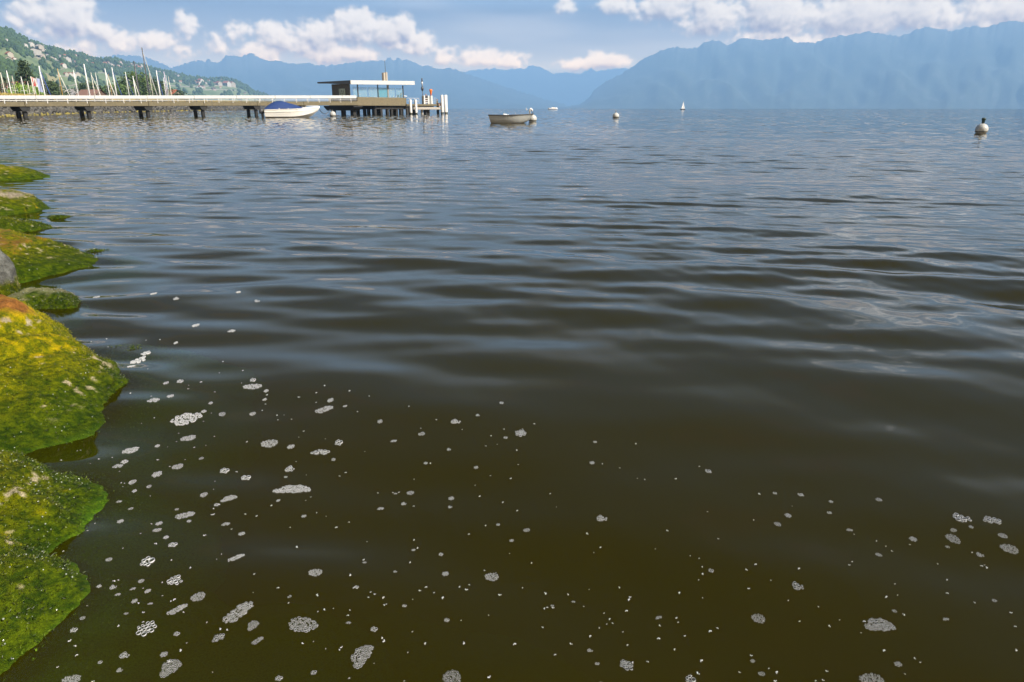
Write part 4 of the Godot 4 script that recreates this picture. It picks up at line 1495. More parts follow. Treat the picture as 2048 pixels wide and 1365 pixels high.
func make_motorboat() -> void:
	var p := on_water(583, 235.4)
	var o := afloat("motorboat", p, 0.30)
	var long := 5.7
	# hull: sections from stern to bow
	var rings := []
	var deck := []
	for i in 15:
		var f := i / 14.0
		var x := (f - 0.5) * long
		var w := 1.12 * (1.0 - pow(maxf(0.0, (f - 0.42) / 0.58), 2.3)) * lerpf(0.93, 1.0, minf(f * 3.0, 1.0)) + 0.02
		var rail := 0.86 + 0.22 * f * f
		var chine := 0.12 + 0.62 * pow(maxf(0.0, (f - 0.45) / 0.55), 2.2)
		var keel := -0.32 + 1.0 * pow(maxf(0.0, (f - 0.55) / 0.45), 2.6)
		var rake := 0.34 * pow(maxf(0.0, (f - 0.6) / 0.4), 2.0)
		var belt := lerpf(chine, rail, 0.62)
		rings.append([Vector3(x + rake, rail, w), Vector3(x + rake * 0.85, belt + 0.03, w * 0.985), Vector3(x + rake * 0.82, belt - 0.03, w * 0.945), Vector3(x + rake * 0.3, chine, w * 0.84), Vector3(x, keel, 0), Vector3(x + rake * 0.3, chine, -w * 0.84), Vector3(x + rake * 0.82, belt - 0.03, -w * 0.945), Vector3(x + rake * 0.85, belt + 0.03, -w * 0.985), Vector3(x + rake, rail, -w)])
		deck.append([Vector3(x + rake, rail, -w), Vector3(x + rake, rail + 0.06 + 0.05 * f, -w * 0.7), Vector3(x + rake, rail + 0.10 + 0.08 * f, 0), Vector3(x + rake, rail + 0.06 + 0.05 * f, w * 0.7), Vector3(x + rake, rail, w)])
	var st := mb()
	loft(st, rings, false)
	build("hull", st, M.gelcoat, o)
	st = mb()
	var t: Array = rings[0]
	for k in range(1, t.size() - 1):
		for v in [t[0], t[k], t[k + 1]]: st.add_vertex(v)
	build("transom", st, M.gelcoat, o)
	st = mb(true)
	loft(st, deck, false)
	build("deck", st, M.gelcoat, o)
	var strip := mb(true)
	var edge := []
	for r in rings: edge.append(r[0] + Vector3(0, 0.0, 0.015))
	for r in range(rings.size() - 1, -1, -1): edge.append(rings[r][8] - Vector3(0, 0, 0.015))
	tube(strip, edge, 0.035, 6)
	build("rub_rail", strip, M.gelcoat, o)
	var foot := mb(true)
	var low := []
	for r in rings.slice(0, 12): low.append(r[3] + Vector3(0, -0.03, 0.012))
	tube(foot, low, 0.03, 5)
	build("boot_stripe", foot, M.dark_paint, o)
	# blue canvas cover, peaked over the windscreen
	var cover := []
	for i in 13:
		var f := i / 12.0
		var x := lerpf(-0.5, 0.24, f) * long
		var g := 0.08 + 0.86 * pow(sin(PI * clampf(pow(f, 0.78), 0.0, 1.0)), 1.15) - 0.10 * exp(-pow((f - 0.62) * 9.0, 2.0))
		if f > 0.93: g = 0.07
		var ring := []
		for j in 9:
			var a := (j / 8.0 - 0.5) * 2.0
			var fold := 0.022 * sin(j * 2.1 + i * 1.7) * sin(PI * f)
			ring.append(Vector3(x, 0.90 + 0.10 * f + g * (1.0 - pow(absf(a), 2.2)) * 0.93 + fold, a * lerpf(1.06, 0.92, f * f)))
		cover.append(ring)
	st = mb(true)
	loft(st, cover, false)
	build("canvas_cover", st, M.blue_canvas, o)
	st = mb(true)
	tube(st, [Vector3(-0.16 * long, 0.95, -0.95), Vector3(-0.13 * long, 1.82, 0), Vector3(-0.16 * long, 0.95, 0.95)], 0.02, 5)
	build("cover_hoop", st, M.alloy, o)
	# outboard motor on the transom
	st = mb(true)
	lathe(st, Vector3(-0.5 * long - 0.36, 0.42, 0), [[0.0, 0.0], [0.22, 0.02], [0.27, 0.2], [0.26, 0.42], [0.17, 0.54], [0.0, 0.57]], 12)
	var motor := build("outboard_motor", st, M.dark_paint, o)
	st = mb()
	box(st, Vector3(-0.5 * long - 0.28, 0.1, 0), Vector3(0.26, 0.9, 0.18), Basis.IDENTITY, 0.04)
	build("motor_leg", st, M.dark_paint, motor)
	st = mb()
	tube(st, [Vector3(-0.5 * long - 0.05, 0.55, 0), Vector3(-0.5 * long - 0.3, 0.6, 0)], 0.09, 7)
	build("motor_bracket", st, M.dark_paint, motor)
	# small fittings: bow rail, fairlead, cleats
	st = mb(true)
	tube(st, [Vector3(0.27 * long, 1.10, 0.62), Vector3(0.30 * long, 1.26, 0.60), Vector3(0.47 * long, 1.30, 0.22), Vector3(0.54 * long, 1.3, 0.0), Vector3(0.47 * long, 1.30, -0.22), Vector3(0.30 * long, 1.26, -0.60), Vector3(0.27 * long, 1.10, -0.62)], 0.018, 6)
	build("bow_rail", st, M.alloy, o)
	st = mb()
	box(st, Vector3(0.31 * long, 1.14, 0), Vector3(0.6, 0.05, 0.5), Basis.IDENTITY, 0.02)
	build("deck_hatch", st, M.dark_paint, o)
	for x in [-0.22, -0.05, 0.12]:
		st = mb(true)
		tube(st, [Vector3(x * long, 1.0, 1.05), Vector3(x * long, 0.9, 1.12)], [0.05, 0.05], 6)
		build("cleat", st, M.white_paint, o)
	tag(o, "white motorboat with a peaked blue canvas cover and black outboard motor", "motorboat")
	# its buoy and the slack line between
	var bp := on_water(665.5, 233.2)
	make_buoy(665.5, 233.2, 6.2, "white round mooring buoy off the bow of the blue covered motorboat", false)
	var line := mb(true)
	var a := o.transform * Vector3(0.5 * long + 0.25, 0.95, 0)
	var b := Vector3(bp.x - 0.1, 0.72, bp.z)
	tube(line, [a, a.lerp(b, 0.2) + Vector3(0, -0.38, 0), a.lerp(b, 0.45) + Vector3(0, -0.50, 0), a.lerp(b, 0.7) + Vector3(0, -0.22, 0), a.lerp(b, 0.86) + Vector3(0, 0.12, 0), b], 0.035, 6)
	tag(build("mooring_line", line, M.dark_paint), "slack dark mooring line between the motorboat bow and its buoy", "rope")


func make_buoy(px: float, py: float, r_px: float, label: String, shackle: bool) -> void:
	var p := on_water(px, py)
	var r := 0.93 * r_px / FOCAL * p.length()
	var o := afloat("mooring_buoy", p, 0.4)
	var st := mb(true)
	var prof := []
	for i in 15:
		var a := PI * (0.16 + 0.84 * i / 14.0)
		prof.append([sin(a) * r, r * 0.62 - cos(a) * r])
	lathe(st, Vector3.ZERO, prof, 22)
	build("float", st, M.buoy, o)
	st = mb(true)
	lathe(st, Vector3.ZERO, [[r * 0.55, -r * 0.25], [r * 0.80, 0.02], [r * 0.945, r * 0.22], [r * 0.97, r * 0.33]], 22)
	build("waterline_growth", st, M.algae_timber, o)
	st = mb(true)
	tube(st, [Vector3(0, r * 1.55, 0), Vector3(0, r * 1.85, 0)], [r * 0.16, r * 0.12], 8)
	build("cap", st, M.grey_paint if not shackle else M.dark_paint, o)
	st = mb(true)
	var ring := []
	for i in 13: ring.append(Vector3(cos(TAU * i / 12.0) * r * 0.17, r * 2.0 + sin(TAU * i / 12.0) * r * 0.17, 0))
	tube(st, ring, r * 0.05, 6)
	build("mooring_ring", st, M.dark_paint, o)
	if shackle:
		st = mb(true)
		lathe(st, Vector3(0, r * 1.7, 0), [[0.0, 0.0], [r * 0.22, 0.0], [r * 0.24, r * 0.5], [r * 0.34, r * 0.55], [r * 0.30, r * 0.85], [0.0, r * 0.9]], 12)
		build("top_knob", st, M.dark_green, o)
	tag(o, label, "buoy", "round mooring buoys on the lake")


func make_dinghy() -> void:
	var p := on_water(1022, 246.6)
	var o := afloat("rowing_boat", p, -0.16)
	var long := 2.75
	var rings := []
	var inner := []
	for i in 13:
		var f := i / 12.0
		var x := (f - 0.5) * long
		var w := 0.62 * (1.0 - pow(maxf(0.0, (f - 0.45) / 0.55), 2.4)) * lerpf(0.84, 1.0, minf(f * 2.5, 1.0)) + 0.015
		var rail := 0.50 + 0.05 * pow(1.0 - f, 2.0) + 0.12 * f * f
		var rake := 0.22 * pow(maxf(0.0, (f - 0.6) / 0.4), 2.0) - 0.16 * (1.0 - minf(f * 6.0, 1.0))
		var keel := -0.14 + 0.42 * pow(maxf(0.0, (f - 0.6) / 0.4), 2.0) + 0.10 * pow(1.0 - minf(f * 2.0, 1.0), 2.0)
		var sec := []
		var ins := []
		for j in 11:
			var a := PI * (j / 10.0)
			var y := lerpf(rail, keel, pow(sin(a), 0.72))
			var z := cos(a)
			sec.append(Vector3(x + rake * (y - keel) / (rail - keel), y, w * signf(z) * pow(absf(z), 0.62)))
			ins.append(sec[j] + Vector3(0, 0.035 if j > 0 and j < 10 else 0.0, -0.03 * signf(z) if absf(z) > 0.2 else 0.0))
		rings.append(sec)
		inner.append(ins)
	var st := mb(true)
	loft(st, rings, false)
	build("hull", st, M.dinghy_white, o)
	st = mb(true)
	loft(st, inner, false)
	build("lining", st, M.dinghy_inside, o)
	st = mb()
	var t: Array = rings[0]
	for k in range(1, t.size() - 1):
		for v in [t[0], t[k], t[k + 1]]: st.add_vertex(v)
	build("transom", st, M.dinghy_white, o)
	st = mb(true)
	var edge := []
	for r in rings: edge.append(r[0] + Vector3(0, 0.01, 0.01))
	for r in range(rings.size() - 1, -1, -1): edge.append(rings[r][10] + Vector3(0, 0.01, -0.01))
	edge.append(edge[0])
	tube(st, edge, 0.034, 6)
	build("gunwale", st, M.dark_paint, o)
	for x in [-0.9, 0.0, 0.75]:
		st = mb()
		box(st, Vector3(x, 0.36, 0), Vector3(0.26, 0.03, 0.98 if x < 0.5 else 0.66), Basis.IDENTITY, 0.008)
		build("thwart", st, M.dinghy_inside, o)
	tag(o, "small grey white rowing boat with a dark rim tied to a buoy", "rowing boat")
	# what lies in it: folded sacks and fenders
	for q in [[-0.42, 0.16, "white crumpled sack lying amidships in the rowing boat"], [-0.18, 0.12, "smaller white bundle next to the sack in the rowing boat"], [0.52, 0.13, "white bundle near the bow of the rowing boat"], [0.78, 0.14, "second white bundle near the bow of the rowing boat"]]:
		var c := base("white_bundle", o.transform * Vector3(q[0], 0.385, 0.12), q[0] * 4.0)
		st = mb(true)
		var n := noise(6.0, 3, int(q[0] * 50.0) + 60)
		var rr := []
		for i in 8:
			var ring := []
			for j in 12:
				var a := PI * i / 7.0
				var b := TAU * j / 12.0
				var d := Vector3(sin(a) * cos(b) * 1.25, cos(a) * 0.85 + 0.75, sin(a) * sin(b))
				ring.append(d * q[1] * (1.0 + 0.5 * n.get_noise_3dv(d)))
			rr.append(ring)
		loft(st, rr)
		build("cloth", st, M.white_paint, c)
		tag(c, q[2], "bundle")
	var pole := base("mooring_loop", o.transform * Vector3(1.36, 0.5, 0.0), 0.0)
	st = mb(true)
	tube(st, [Vector3(0, 0, 0), Vector3(0.0, 0.32, 0)], 0.05, 7)
	build("post", st, M.grey_paint, pole)
	st = mb(true)
	tube(st, [Vector3(-0.02, 0.26, 0), Vector3(-0.02, 0.42, 0.02), Vector3(0.06, 0.48, 0.02), Vector3(0.15, 0.40, 0.0), Vector3(0.17, 0.30, 0)], [0.06, 0.075, 0.08, 0.07, 0.04], 8)
	build("loop", st, M.white_paint, pole)
	tag(pole, "white looped fender on a post between rowing boat and buoy", "fender")
	make_buoy(1065.3, 243.6, 8.6, "white round mooring buoy touching the bow of the rowing boat", false)
	make_buoy(1231.7, 236.6, 6.6, "small grey white mooring buoy alone on the open lake", false)
	make_buoy(1962.5, 266.5, 9.8, "mooring buoy with a dark knob near the right edge", true)


func make_distant_boats() -> void:
	var p := on_water(1366, 219.6)
	var o := base("sailing_boat", Vector3(p.x, 0, p.z), 0.5)
	var k := p.length() / FOCAL
	var st := mb(true)
	make_boat_hull(st, 10.0 * k, 3.0 * k, 1.6 * k)
	build("hull", st, M.dark_paint, o)
	st = mb(true)
	tube(st, [Vector3(0.8 * k, 0, 0), Vector3(0.8 * k, 15.0 * k, 0)], [0.2 * k, 0.12 * k], 6)
	build("mast", st, M.alloy, o)
	for q in [["mainsail", 0.6, -4.2, 14.6, 0.9], ["foresail", 1.0, 4.2, 11.5, 0.5]]:
		st = mb(true)
		var rr := []
		for i in 9:
			var f := i / 8.0
			var ring := []
			for j in 5:
				var g := j / 4.0
				ring.append(Vector3(lerpf(q[1], q[2], g * (1.0 - f)) * k, (1.8 + (q[3] - 1.8) * f) * k, q[4] * k * sin(PI * g) * (1.0 - f)))
			rr.append(ring)
		loft(st, rr, false)
		build(q[0], st, M.sail_bright, o)
	tag(o, "lone white sailing boat far out on the lake", "sailing boat")
	var m := on_water(1105.5, 218.8)
	o = base("distant_motorboat", Vector3(m.x, 0, m.z), 0.1)
	k = m.length() / FOCAL
	st = mb(true)
	make_boat_hull(st, 18.0 * k, 5.0 * k, 2.4 * k)
	build("hull", st, M.gelcoat, o)
	st = mb()
	box(st, Vector3(0.5 * k, 3.0 * k, 0), Vector3(7.0 * k, 1.2 * k, 3.0 * k), Basis.IDENTITY, 0.3 * k)
	build("cabin", st, M.gelcoat, o)
	st = mb(true)
	lathe(st, Vector3(1.2 * k, 3.4 * k, 0), [[0.0, 0.0], [0.6 * k, 0.0], [0.7 * k, 1.0 * k], [0.0, 1.8 * k]], 8)
	build("canopy", st, M.dark_paint, o)
	tag(o, "white motorboat far out on the lake", "motorboat")
	var v := on_water(1053, 219.2)
	o = base("distant_sail", Vector3(v.x, 0, v.z), 0.3)
	k = v.length() / FOCAL
	st = mb(true)
	make_boat_hull(st, 4.0 * k, 1.4 * k, 0.6 * k)
	build("hull", st, M.gelcoat, o)
	st = mb()
	for q in [[Vector3(-1.6, 1, 0), Vector3(0.4, 4.2, 0.05), Vector3(0.5, 1, 0.2)], [Vector3(-1.6, 1, 0), Vector3(0.5, 1, 0.2), Vector3(0.4, 4.2, 0.05)]]:
		for w in q: st.add_vertex(w * k)
	build("sail", st, M.sail_bright, o)
	tag(o, "tiny pale sailing boat on the horizon left of the far motorboat", "sailing boat")


func boat_materials() -> void:
	M.gelcoat = mat(Color(0.70, 0.69, 0.66), 0.25)
	M.gelcoat.clearcoat_enabled = true
	M.gelcoat.clearcoat = 0.4
	M.blue_canvas = worn(Color(0.003, 0.022, 0.10), Color(0.006, 0.034, 0.15), 1.0, 1.0, 0.8)
	M.buoy = worn(Color(0.30, 0.30, 0.28), Color(0.46, 0.46, 0.43), 1.5, 0.3, 0.5)
	M.dinghy_white = worn(Color(0.24, 0.25, 0.24), Color(0.34, 0.35, 0.34), 1.0, 0.2, 0.45)
	M.dinghy_inside = mat(Color(0.60, 0.60, 0.54), 0.6)
	M.dark_green = mat(Color(0.01, 0.035, 0.025), 0.5)
	M.sail_bright = mat(Color(0.5, 0.5, 0.5), 0.8)


# ---------------------------------------------------------------- the algae covered stones of the shore
func stone_mesh(radii: Vector3, s: int, n: int, paint: Callable, drop: float, chunk := 5.5) -> ArrayMesh:
	var r := RandomNumberGenerator.new()
	r.seed = s
	var planes := []
	for k in 15:
		planes.append([Vector3(r.randfn(), r.randfn(), r.randfn()).normalized(), r.randf_range(0.78, 1.02)])
	var lumps := noise(1.1, 3, s)
	var fine := noise(7.0, 4, s + 1)
	var weed := noise(34.0, 3, s + 2)
	var v := PackedVector3Array()
	var index := PackedInt32Array()
	var tones := PackedColorArray()
	for face in 6:
		var start := v.size()
		for j in n + 1:
			for i in n + 1:
				var a := tan((2.0 * i / n - 1.0) * PI / 4)
				var b := tan((2.0 * j / n - 1.0) * PI / 4)
				var d: Vector3 = [Vector3(1, b, -a), Vector3(-1, b, a), Vector3(a, 1, -b), Vector3(a, -1, b), Vector3(a, b, 1), Vector3(-a, b, -1)][face].normalized()
				var sum := pow(0.93, chunk)
				for p in planes:
					var q: float = d.dot(p[0]) / p[1]
					if q > 0.0: sum += pow(q, chunk)
				var k := 1.0 / pow(sum, 1.0 / chunk)
				k *= 1.0 + 0.07 * lumps.get_noise_3dv(d * 1.4)
				var p := d * radii * k
				p += d * (0.022 * fine.get_noise_3dv(p) + 0.0055 * weed.get_noise_3dv(p))
				var under := -(p.y + drop)
				if under > 0.0:
					p.x *= 1.0 + 2.6 * minf(under, 0.3)
					p.z *= 1.0 + 2.6 * minf(under, 0.3)
				v.append(p)
				tones.append(paint.call(p, d))
		for j in n:
			for i in n:
				var a := start + j * (n + 1) + i
				for k in [a, a + n + 1, a + 1, a + 1, a + n + 1, a + n + 2]: index.append(k)
	var normals := PackedVector3Array()
	normals.resize(v.size())
	for t in range(0, index.size(), 3):
		var m := (v[index[t + 2]] - v[index[t]]).cross(v[index[t + 1]] - v[index[t]])
		for k in 3: normals[index[t + k]] += m
	var seam := {}
	for i in v.size():
		var key := Vector3i((v[i] * 20000.0).round())
		seam[key] = seam.get(key, Vector3.ZERO) + normals[i]
	for i in v.size():
		normals[i] = seam[Vector3i((v[i] * 20000.0).round())].normalized()
		if normals[i].dot(v[i]) < 0.0: normals[i] = -normals[i]
	var arrays := []
	arrays.resize(Mesh.ARRAY_MAX)
	arrays[Mesh.ARRAY_VERTEX] = v
	arrays[Mesh.ARRAY_NORMAL] = normals
	arrays[Mesh.ARRAY_COLOR] = tones
	arrays[Mesh.ARRAY_INDEX] = index
	var mesh := ArrayMesh.new()
	mesh.add_surface_from_arrays(Mesh.PRIMITIVE_TRIANGLES, arrays)
	return mesh


func shore_stone(called: String, label: String, c: Vector3, radii: Vector3, turn: float, s: int, n: int, dry: float, crest: Color, crest_from: float) -> void:
	var o := base(called, c, turn)
	var patch := noise(3.2, 4, s + 20)
	var speck := noise(17.0, 3, s + 30)
	var fleck := noise(60.0, 2, s + 40)
	var paint := func(p: Vector3, d: Vector3) -> Color:
		var y := p.y + c.y
		var a := patch.get_noise_3dv(p)
		var b := speck.get_noise_3dv(p)
		var e := fleck.get_noise_3dv(p)
		var wet := lin(Color(0.014, 0.028, 0.001), Color(0.052, 0.070, 0.0015), 0.5 + 0.9 * b + 1.2 * e)
		var green := lin(Color(0.085, 0.095, 0.0012), Color(0.26, 0.205, 0.0015), 0.5 + 0.9 * b + 1.3 * e)
		var gold := lin(Color(0.30, 0.23, 0.001), Color(0.42, 0.25, 0.003), 0.5 + 1.4 * e)
		var out := lin(wet, green, step(0.02, 0.25 * dry, y + 0.05 * a + 0.02 * b))
		out = lin(out, Color(0.075, 0.17, 0.008), step(0.0, -0.05, y))
		out = lin(out, gold, step(0.08, 0.55, a * 0.7 + 0.5 * b + step(0.08, 0.30 * dry, y) * 0.95 - 0.34) * step(-0.02, 0.03, y))
		var bare := lin(Color(0.20, 0.155, 0.10), Color(0.34, 0.27, 0.19), 0.5 + b + e)
		out = lin(out, bare, step(0.36, 0.46, b * 0.75 + patch.get_noise_3dv(p * 1.3 + Vector3(9, 4, 2)) * 0.55) * step(0.02, 0.08, y))
		var top := step(crest_from, crest_from + 0.07, y + 0.10 * a + 0.05 * b)
		out = lin(out, lin(crest, crest * 0.45, 0.5 + 1.2 * b + 0.6 * e), top)
		return out * 1.95
	var rock := hang("stone", stone_mesh(radii, s, n, paint, c.y), M.algae, o)
	rock.name = "stone"
	# wet algae near the waterline: short tufts and clinging drops that catch the sun
	var st := RandomNumberGenerator.new()
	st.seed = s
	var arrays: Array = rock.mesh.surface_get_arrays(0)
	var v: PackedVector3Array = arrays[Mesh.ARRAY_VERTEX]
	var nn: PackedVector3Array = arrays[Mesh.ARRAY_NORMAL]
	var cc: PackedColorArray = arrays[Mesh.ARRAY_COLOR]
	var near := c.length() < 4.6
	for kind in 2:
		var want := (15000 if kind == 0 else 650) if near else (3000 if kind == 0 else 90)
		var picks := []
		for k in want * 3:
			var i := st.randi() % v.size()
			var y := v[i].y + c.y
			if kind == 0:
				if y > -0.06 and cc[i].g > cc[i].r * 0.82 and y < crest_from + 0.03: picks.append(i)
			elif y > 0.0 and y < 0.13 * (0.6 + st.randf()) and nn[i].y > -0.1: picks.append(i)
			if picks.size() >= want: break
		var mm := MultiMesh.new()
		mm.transform_format = MultiMesh.TRANSFORM_3D
		mm.use_colors = kind == 0
		mm.mesh = M.tuft_shape if kind == 0 else M.drop_shape
		mm.instance_count = picks.size()
		for k in picks.size():
			var i: int = picks[k]
			var up := (nn[i] + Vector3(st.randfn(), st.randfn() - 0.6, st.randfn()) * 0.35).normalized()
			var side := up.cross(Vector3(0.3, 0.5, 0.8)).normalized()
			var size := (st.randf_range(0.003, 0.0075) if kind == 0 else st.randf_range(0.0009, 0.0024)) * (1.0 if near else 1.8)
			var bas := Basis(side, up, side.cross(up)).rotated(up, st.randf() * TAU).scaled(Vector3.ONE * size)
			mm.set_instance_transform(k, Transform3D(bas, v[i] + nn[i] * (0.0 if kind == 0 else 0.002) + Vector3(st.randfn(), st.randfn(), st.randfn()) * 0.003))
			if kind == 0: mm.set_instance_color(k, cc[i] * 0.6 * pow(4.0, st.randf_range(-0.9, 0.55)))
		var q := MultiMeshInstance3D.new()
		q.name = ["algae", "water_drops"][kind]
		q.multimesh = mm
		q.material_override = M.algae_blade if kind == 0 else M.drop
		o.add_child(q)
		q.set_meta("kind", "stuff")
	tag(o, label, "boulder", "algae covered boulders along the shore")


func grain_texture() -> NoiseTexture2D:  # the fine nap of the algae: small pale tips with dark gaps between
	var t := grey_texture(0.055, 44, 512, 3, FastNoiseLite.TYPE_CELLULAR)
	(t.noise as FastNoiseLite).cellular_return_type = FastNoiseLite.RETURN_DISTANCE
	var g := Gradient.new()
	g.set_color(0, Color(1.0, 1.0, 1.0))
	g.set_color(1, Color(0.42, 0.48, 0.40))
	t.color_ramp = g
	return t


func make_shore() -> void:
	M.algae = vertex_mat(0.7)
	M.algae.metallic_specular = 0.22
	M.algae.albedo_texture = grain_texture()
	M.algae.heightmap_enabled = true
	M.algae.heightmap_texture = grey_texture(0.09, 4, 512, 5)
	M.algae.heightmap_scale = 0.7
	M.algae.uv1_triplanar = true
	M.algae.uv1_scale = Vector3.ONE * 8.0
	M.algae_blade = vertex_mat(0.5)
	M.algae_blade.backlight_enabled = true
	M.algae_blade.backlight = Color(0.06, 0.07, 0.005)
	M.drop = mat(Color(0.20, 0.22, 0.17), 0.16, 0.0, 0.8)
	var st := mb()
	for k in 4:
		var a := k * 1.7
		var d := Vector3(cos(a), 0, sin(a)) * 0.5
		var w := Vector3(-d.z, 0, d.x) * 0.28
		for v in [d * 0.2 - w, d + Vector3(0, 0.9, 0), d * 0.2 + w]: st.add_vertex(v)
	st.generate_normals()
	M.tuft_shape = st.commit()
	var ball := SphereMesh.new()
	ball.radius = 1.0
	ball.height = 2.0
	ball.radial_segments = 8
	ball.rings = 4
	M.drop_shape = ball
	var pink := Color(0.34, 0.24, 0.18)
	var rust := Color(0.30, 0.115, 0.03)
	shore_stone("boulder", "green topped boulder farthest along the shore at the left edge", Vector3(-8.2, -0.10, -10.5), Vector3(1.22, 0.36, 0.95), 0.3, 3, 40, 1.0, pink, 0.24)
	shore_stone("boulder", "mossy boulder with a bare pinkish top", Vector3(-5.7, -0.12, -7.0), Vector3(1.05, 0.42, 0.78), 0.1, 5, 54, 1.1, Color(0.34, 0.265, 0.21), 0.12)
	shore_stone("boulder", "low dark green block in front of the pinkish topped boulder", Vector3(-4.40, -0.12, -5.9), Vector3(0.50, 0.30, 0.34), 0.5, 7, 44, 1.4, pink, 0.5)
	shore_stone("boulder", "long mossy ledge sloping into the water with a rusty top", Vector3(-3.87, -0.10, -4.55), Vector3(1.15, 0.38, 0.58), -0.15, 9, 84, 1.2, rust, 0.155)
	shore_stone("boulder", "squat grey green stone at the foot of the mossy ledge", Vector3(-2.62, -0.10, -3.52), Vector3(0.34, 0.20, 0.26), 0.2, 12, 64, 3.0, Color(0.22, 0.20, 0.11), 0.03)
	shore_stone("boulder", "bare grey boulder beside the dark gap at the left edge", Vector3(-2.94, 0.02, -3.46), Vector3(0.33, 0.42, 0.30), 0.9, 15, 64, 1.0, Color(0.15, 0.14, 0.14), 0.11)
	shore_stone("boulder", "largest yellow green boulder with orange lichen on its crest", Vector3(-2.22, -0.13, -2.24), Vector3(1.06, 0.53, 0.72), 0.12, 18, 120, 1.15, rust, 0.235)
	shore_stone("boulder", "rounded bright green boulder below the largest one", Vector3(-1.60, -0.12, -1.48), Vector3(0.60, 0.38, 0.41), 0.0, 22, 120, 1.0, rust, 0.6)
	shore_stone("boulder", "wet dark green boulder nearest to the viewer in the bottom left corner", Vector3(-1.36, -0.17, -1.00), Vector3(0.53, 0.40, 0.44), 0.4, 25, 120, 1.6, rust, 0.6)
	# stones that lie just awash or drowned
	shore_stone("submerged_stone", "dark algae covered stone barely breaking the surface beyond the mossy ledge", Vector3(-3.05, -0.10, -4.85), Vector3(0.28, 0.13, 0.16), 0.3, 28, 36, 4.0, rust, 0.6)
	shore_stone("submerged_stone", "thin weed covered stone awash beside the low dark block", Vector3(-4.35, -0.115, -6.65), Vector3(0.34, 0.13, 0.16), 0.2, 31, 30, 4.0, rust, 0.6)
	shore_stone("submerged_stone", "drowned weedy stone behind the largest boulder", Vector3(-1.62, -0.15, -2.85), Vector3(0.35, 0.14, 0.2), 0.1, 34, 40, 4.0, rust, 0.6)
	shore_stone("submerged_stone", "drowned green stone right of the boulder nearest to the viewer", Vector3(-0.86, -0.36, -1.15), Vector3(0.34, 0.26, 0.30), 0.6, 37, 48, 4.0, rust, 0.6)
	shore_stone("submerged_stone", "faint drowned stone at the bottom centre left", Vector3(-0.28, -0.52, -1.25), Vector3(0.36, 0.22, 0.32), 0.2, 40, 40, 4.0, rust, 0.6)


# ---------------------------------------------------------------- foam drifting on the water
func foam_mesh(s: int, holes: float, lobes: Array, bubble: float) -> Array:  # [white froth, clear domes] in a field about 1 x 1
	var r := RandomNumberGenerator.new()
	r.seed = s
	var inside := func(p: Vector2) -> float:
		var d := -1.0
		for l in lobes: d = maxf(d, 1.0 - Vector2((p.x - l[0]) / l[2], (p.y - l[1]) / l[3]).length())
		return d
	var spots := []
	var tries := 0
	while tries < 2600:
		tries += 1
		var p := Vector2(r.randf_range(-0.62, 0.62), r.randf_range(-0.62, 0.62))
		var d: float = inside.call(p)
		if d < 0.0: continue
		var big := bubble * 1.65 * r.randf_range(0.55, 1.1) * (1.0 + holes * (2.2 if r.randf() < 0.06 else 0.0))
		var free := true
		for q in spots:
			if p.distance_to(q[0]) < (big + q[1]) * 0.93:
				free = false
				break
		if free: spots.append([p, big])
	var froth := mb(true)
	var domes := mb(true)
	for q in spots:
		var c := Vector3(q[0].x, 0, q[0].y)
		var b: float = q[1]
		var rings := []
		var wall := minf(b * 0.10, bubble * 0.13)
		for k in [[b + wall * 0.4, -0.2], [b * 0.98, 0.45], [b - wall * 0.55, 0.62], [b - wall * 1.3, 0.1]]:
			var ring := []
			for j in 8:
				var a := TAU * j / 8.0
				ring.append(c + Vector3(cos(a) * k[0], k[1] * b, sin(a) * k[0]))
			rings.append(ring)
		loft(froth, rings)
		rings = []
		for k in 4:
			var a := PI / 2 * k / 3.0
			var ring := []
			for j in 8:
				var e := TAU * j / 8.0
				ring.append(c + Vector3(cos(e) * cos(a) * b * 0.96, 0.1 * b + sin(a) * b * 0.85, sin(e) * cos(a) * b * 0.96))
			rings.append(ring)
		loft(domes, rings)
	froth.generate_normals()
	domes.generate_normals()
	return [froth.commit(), domes.commit()]


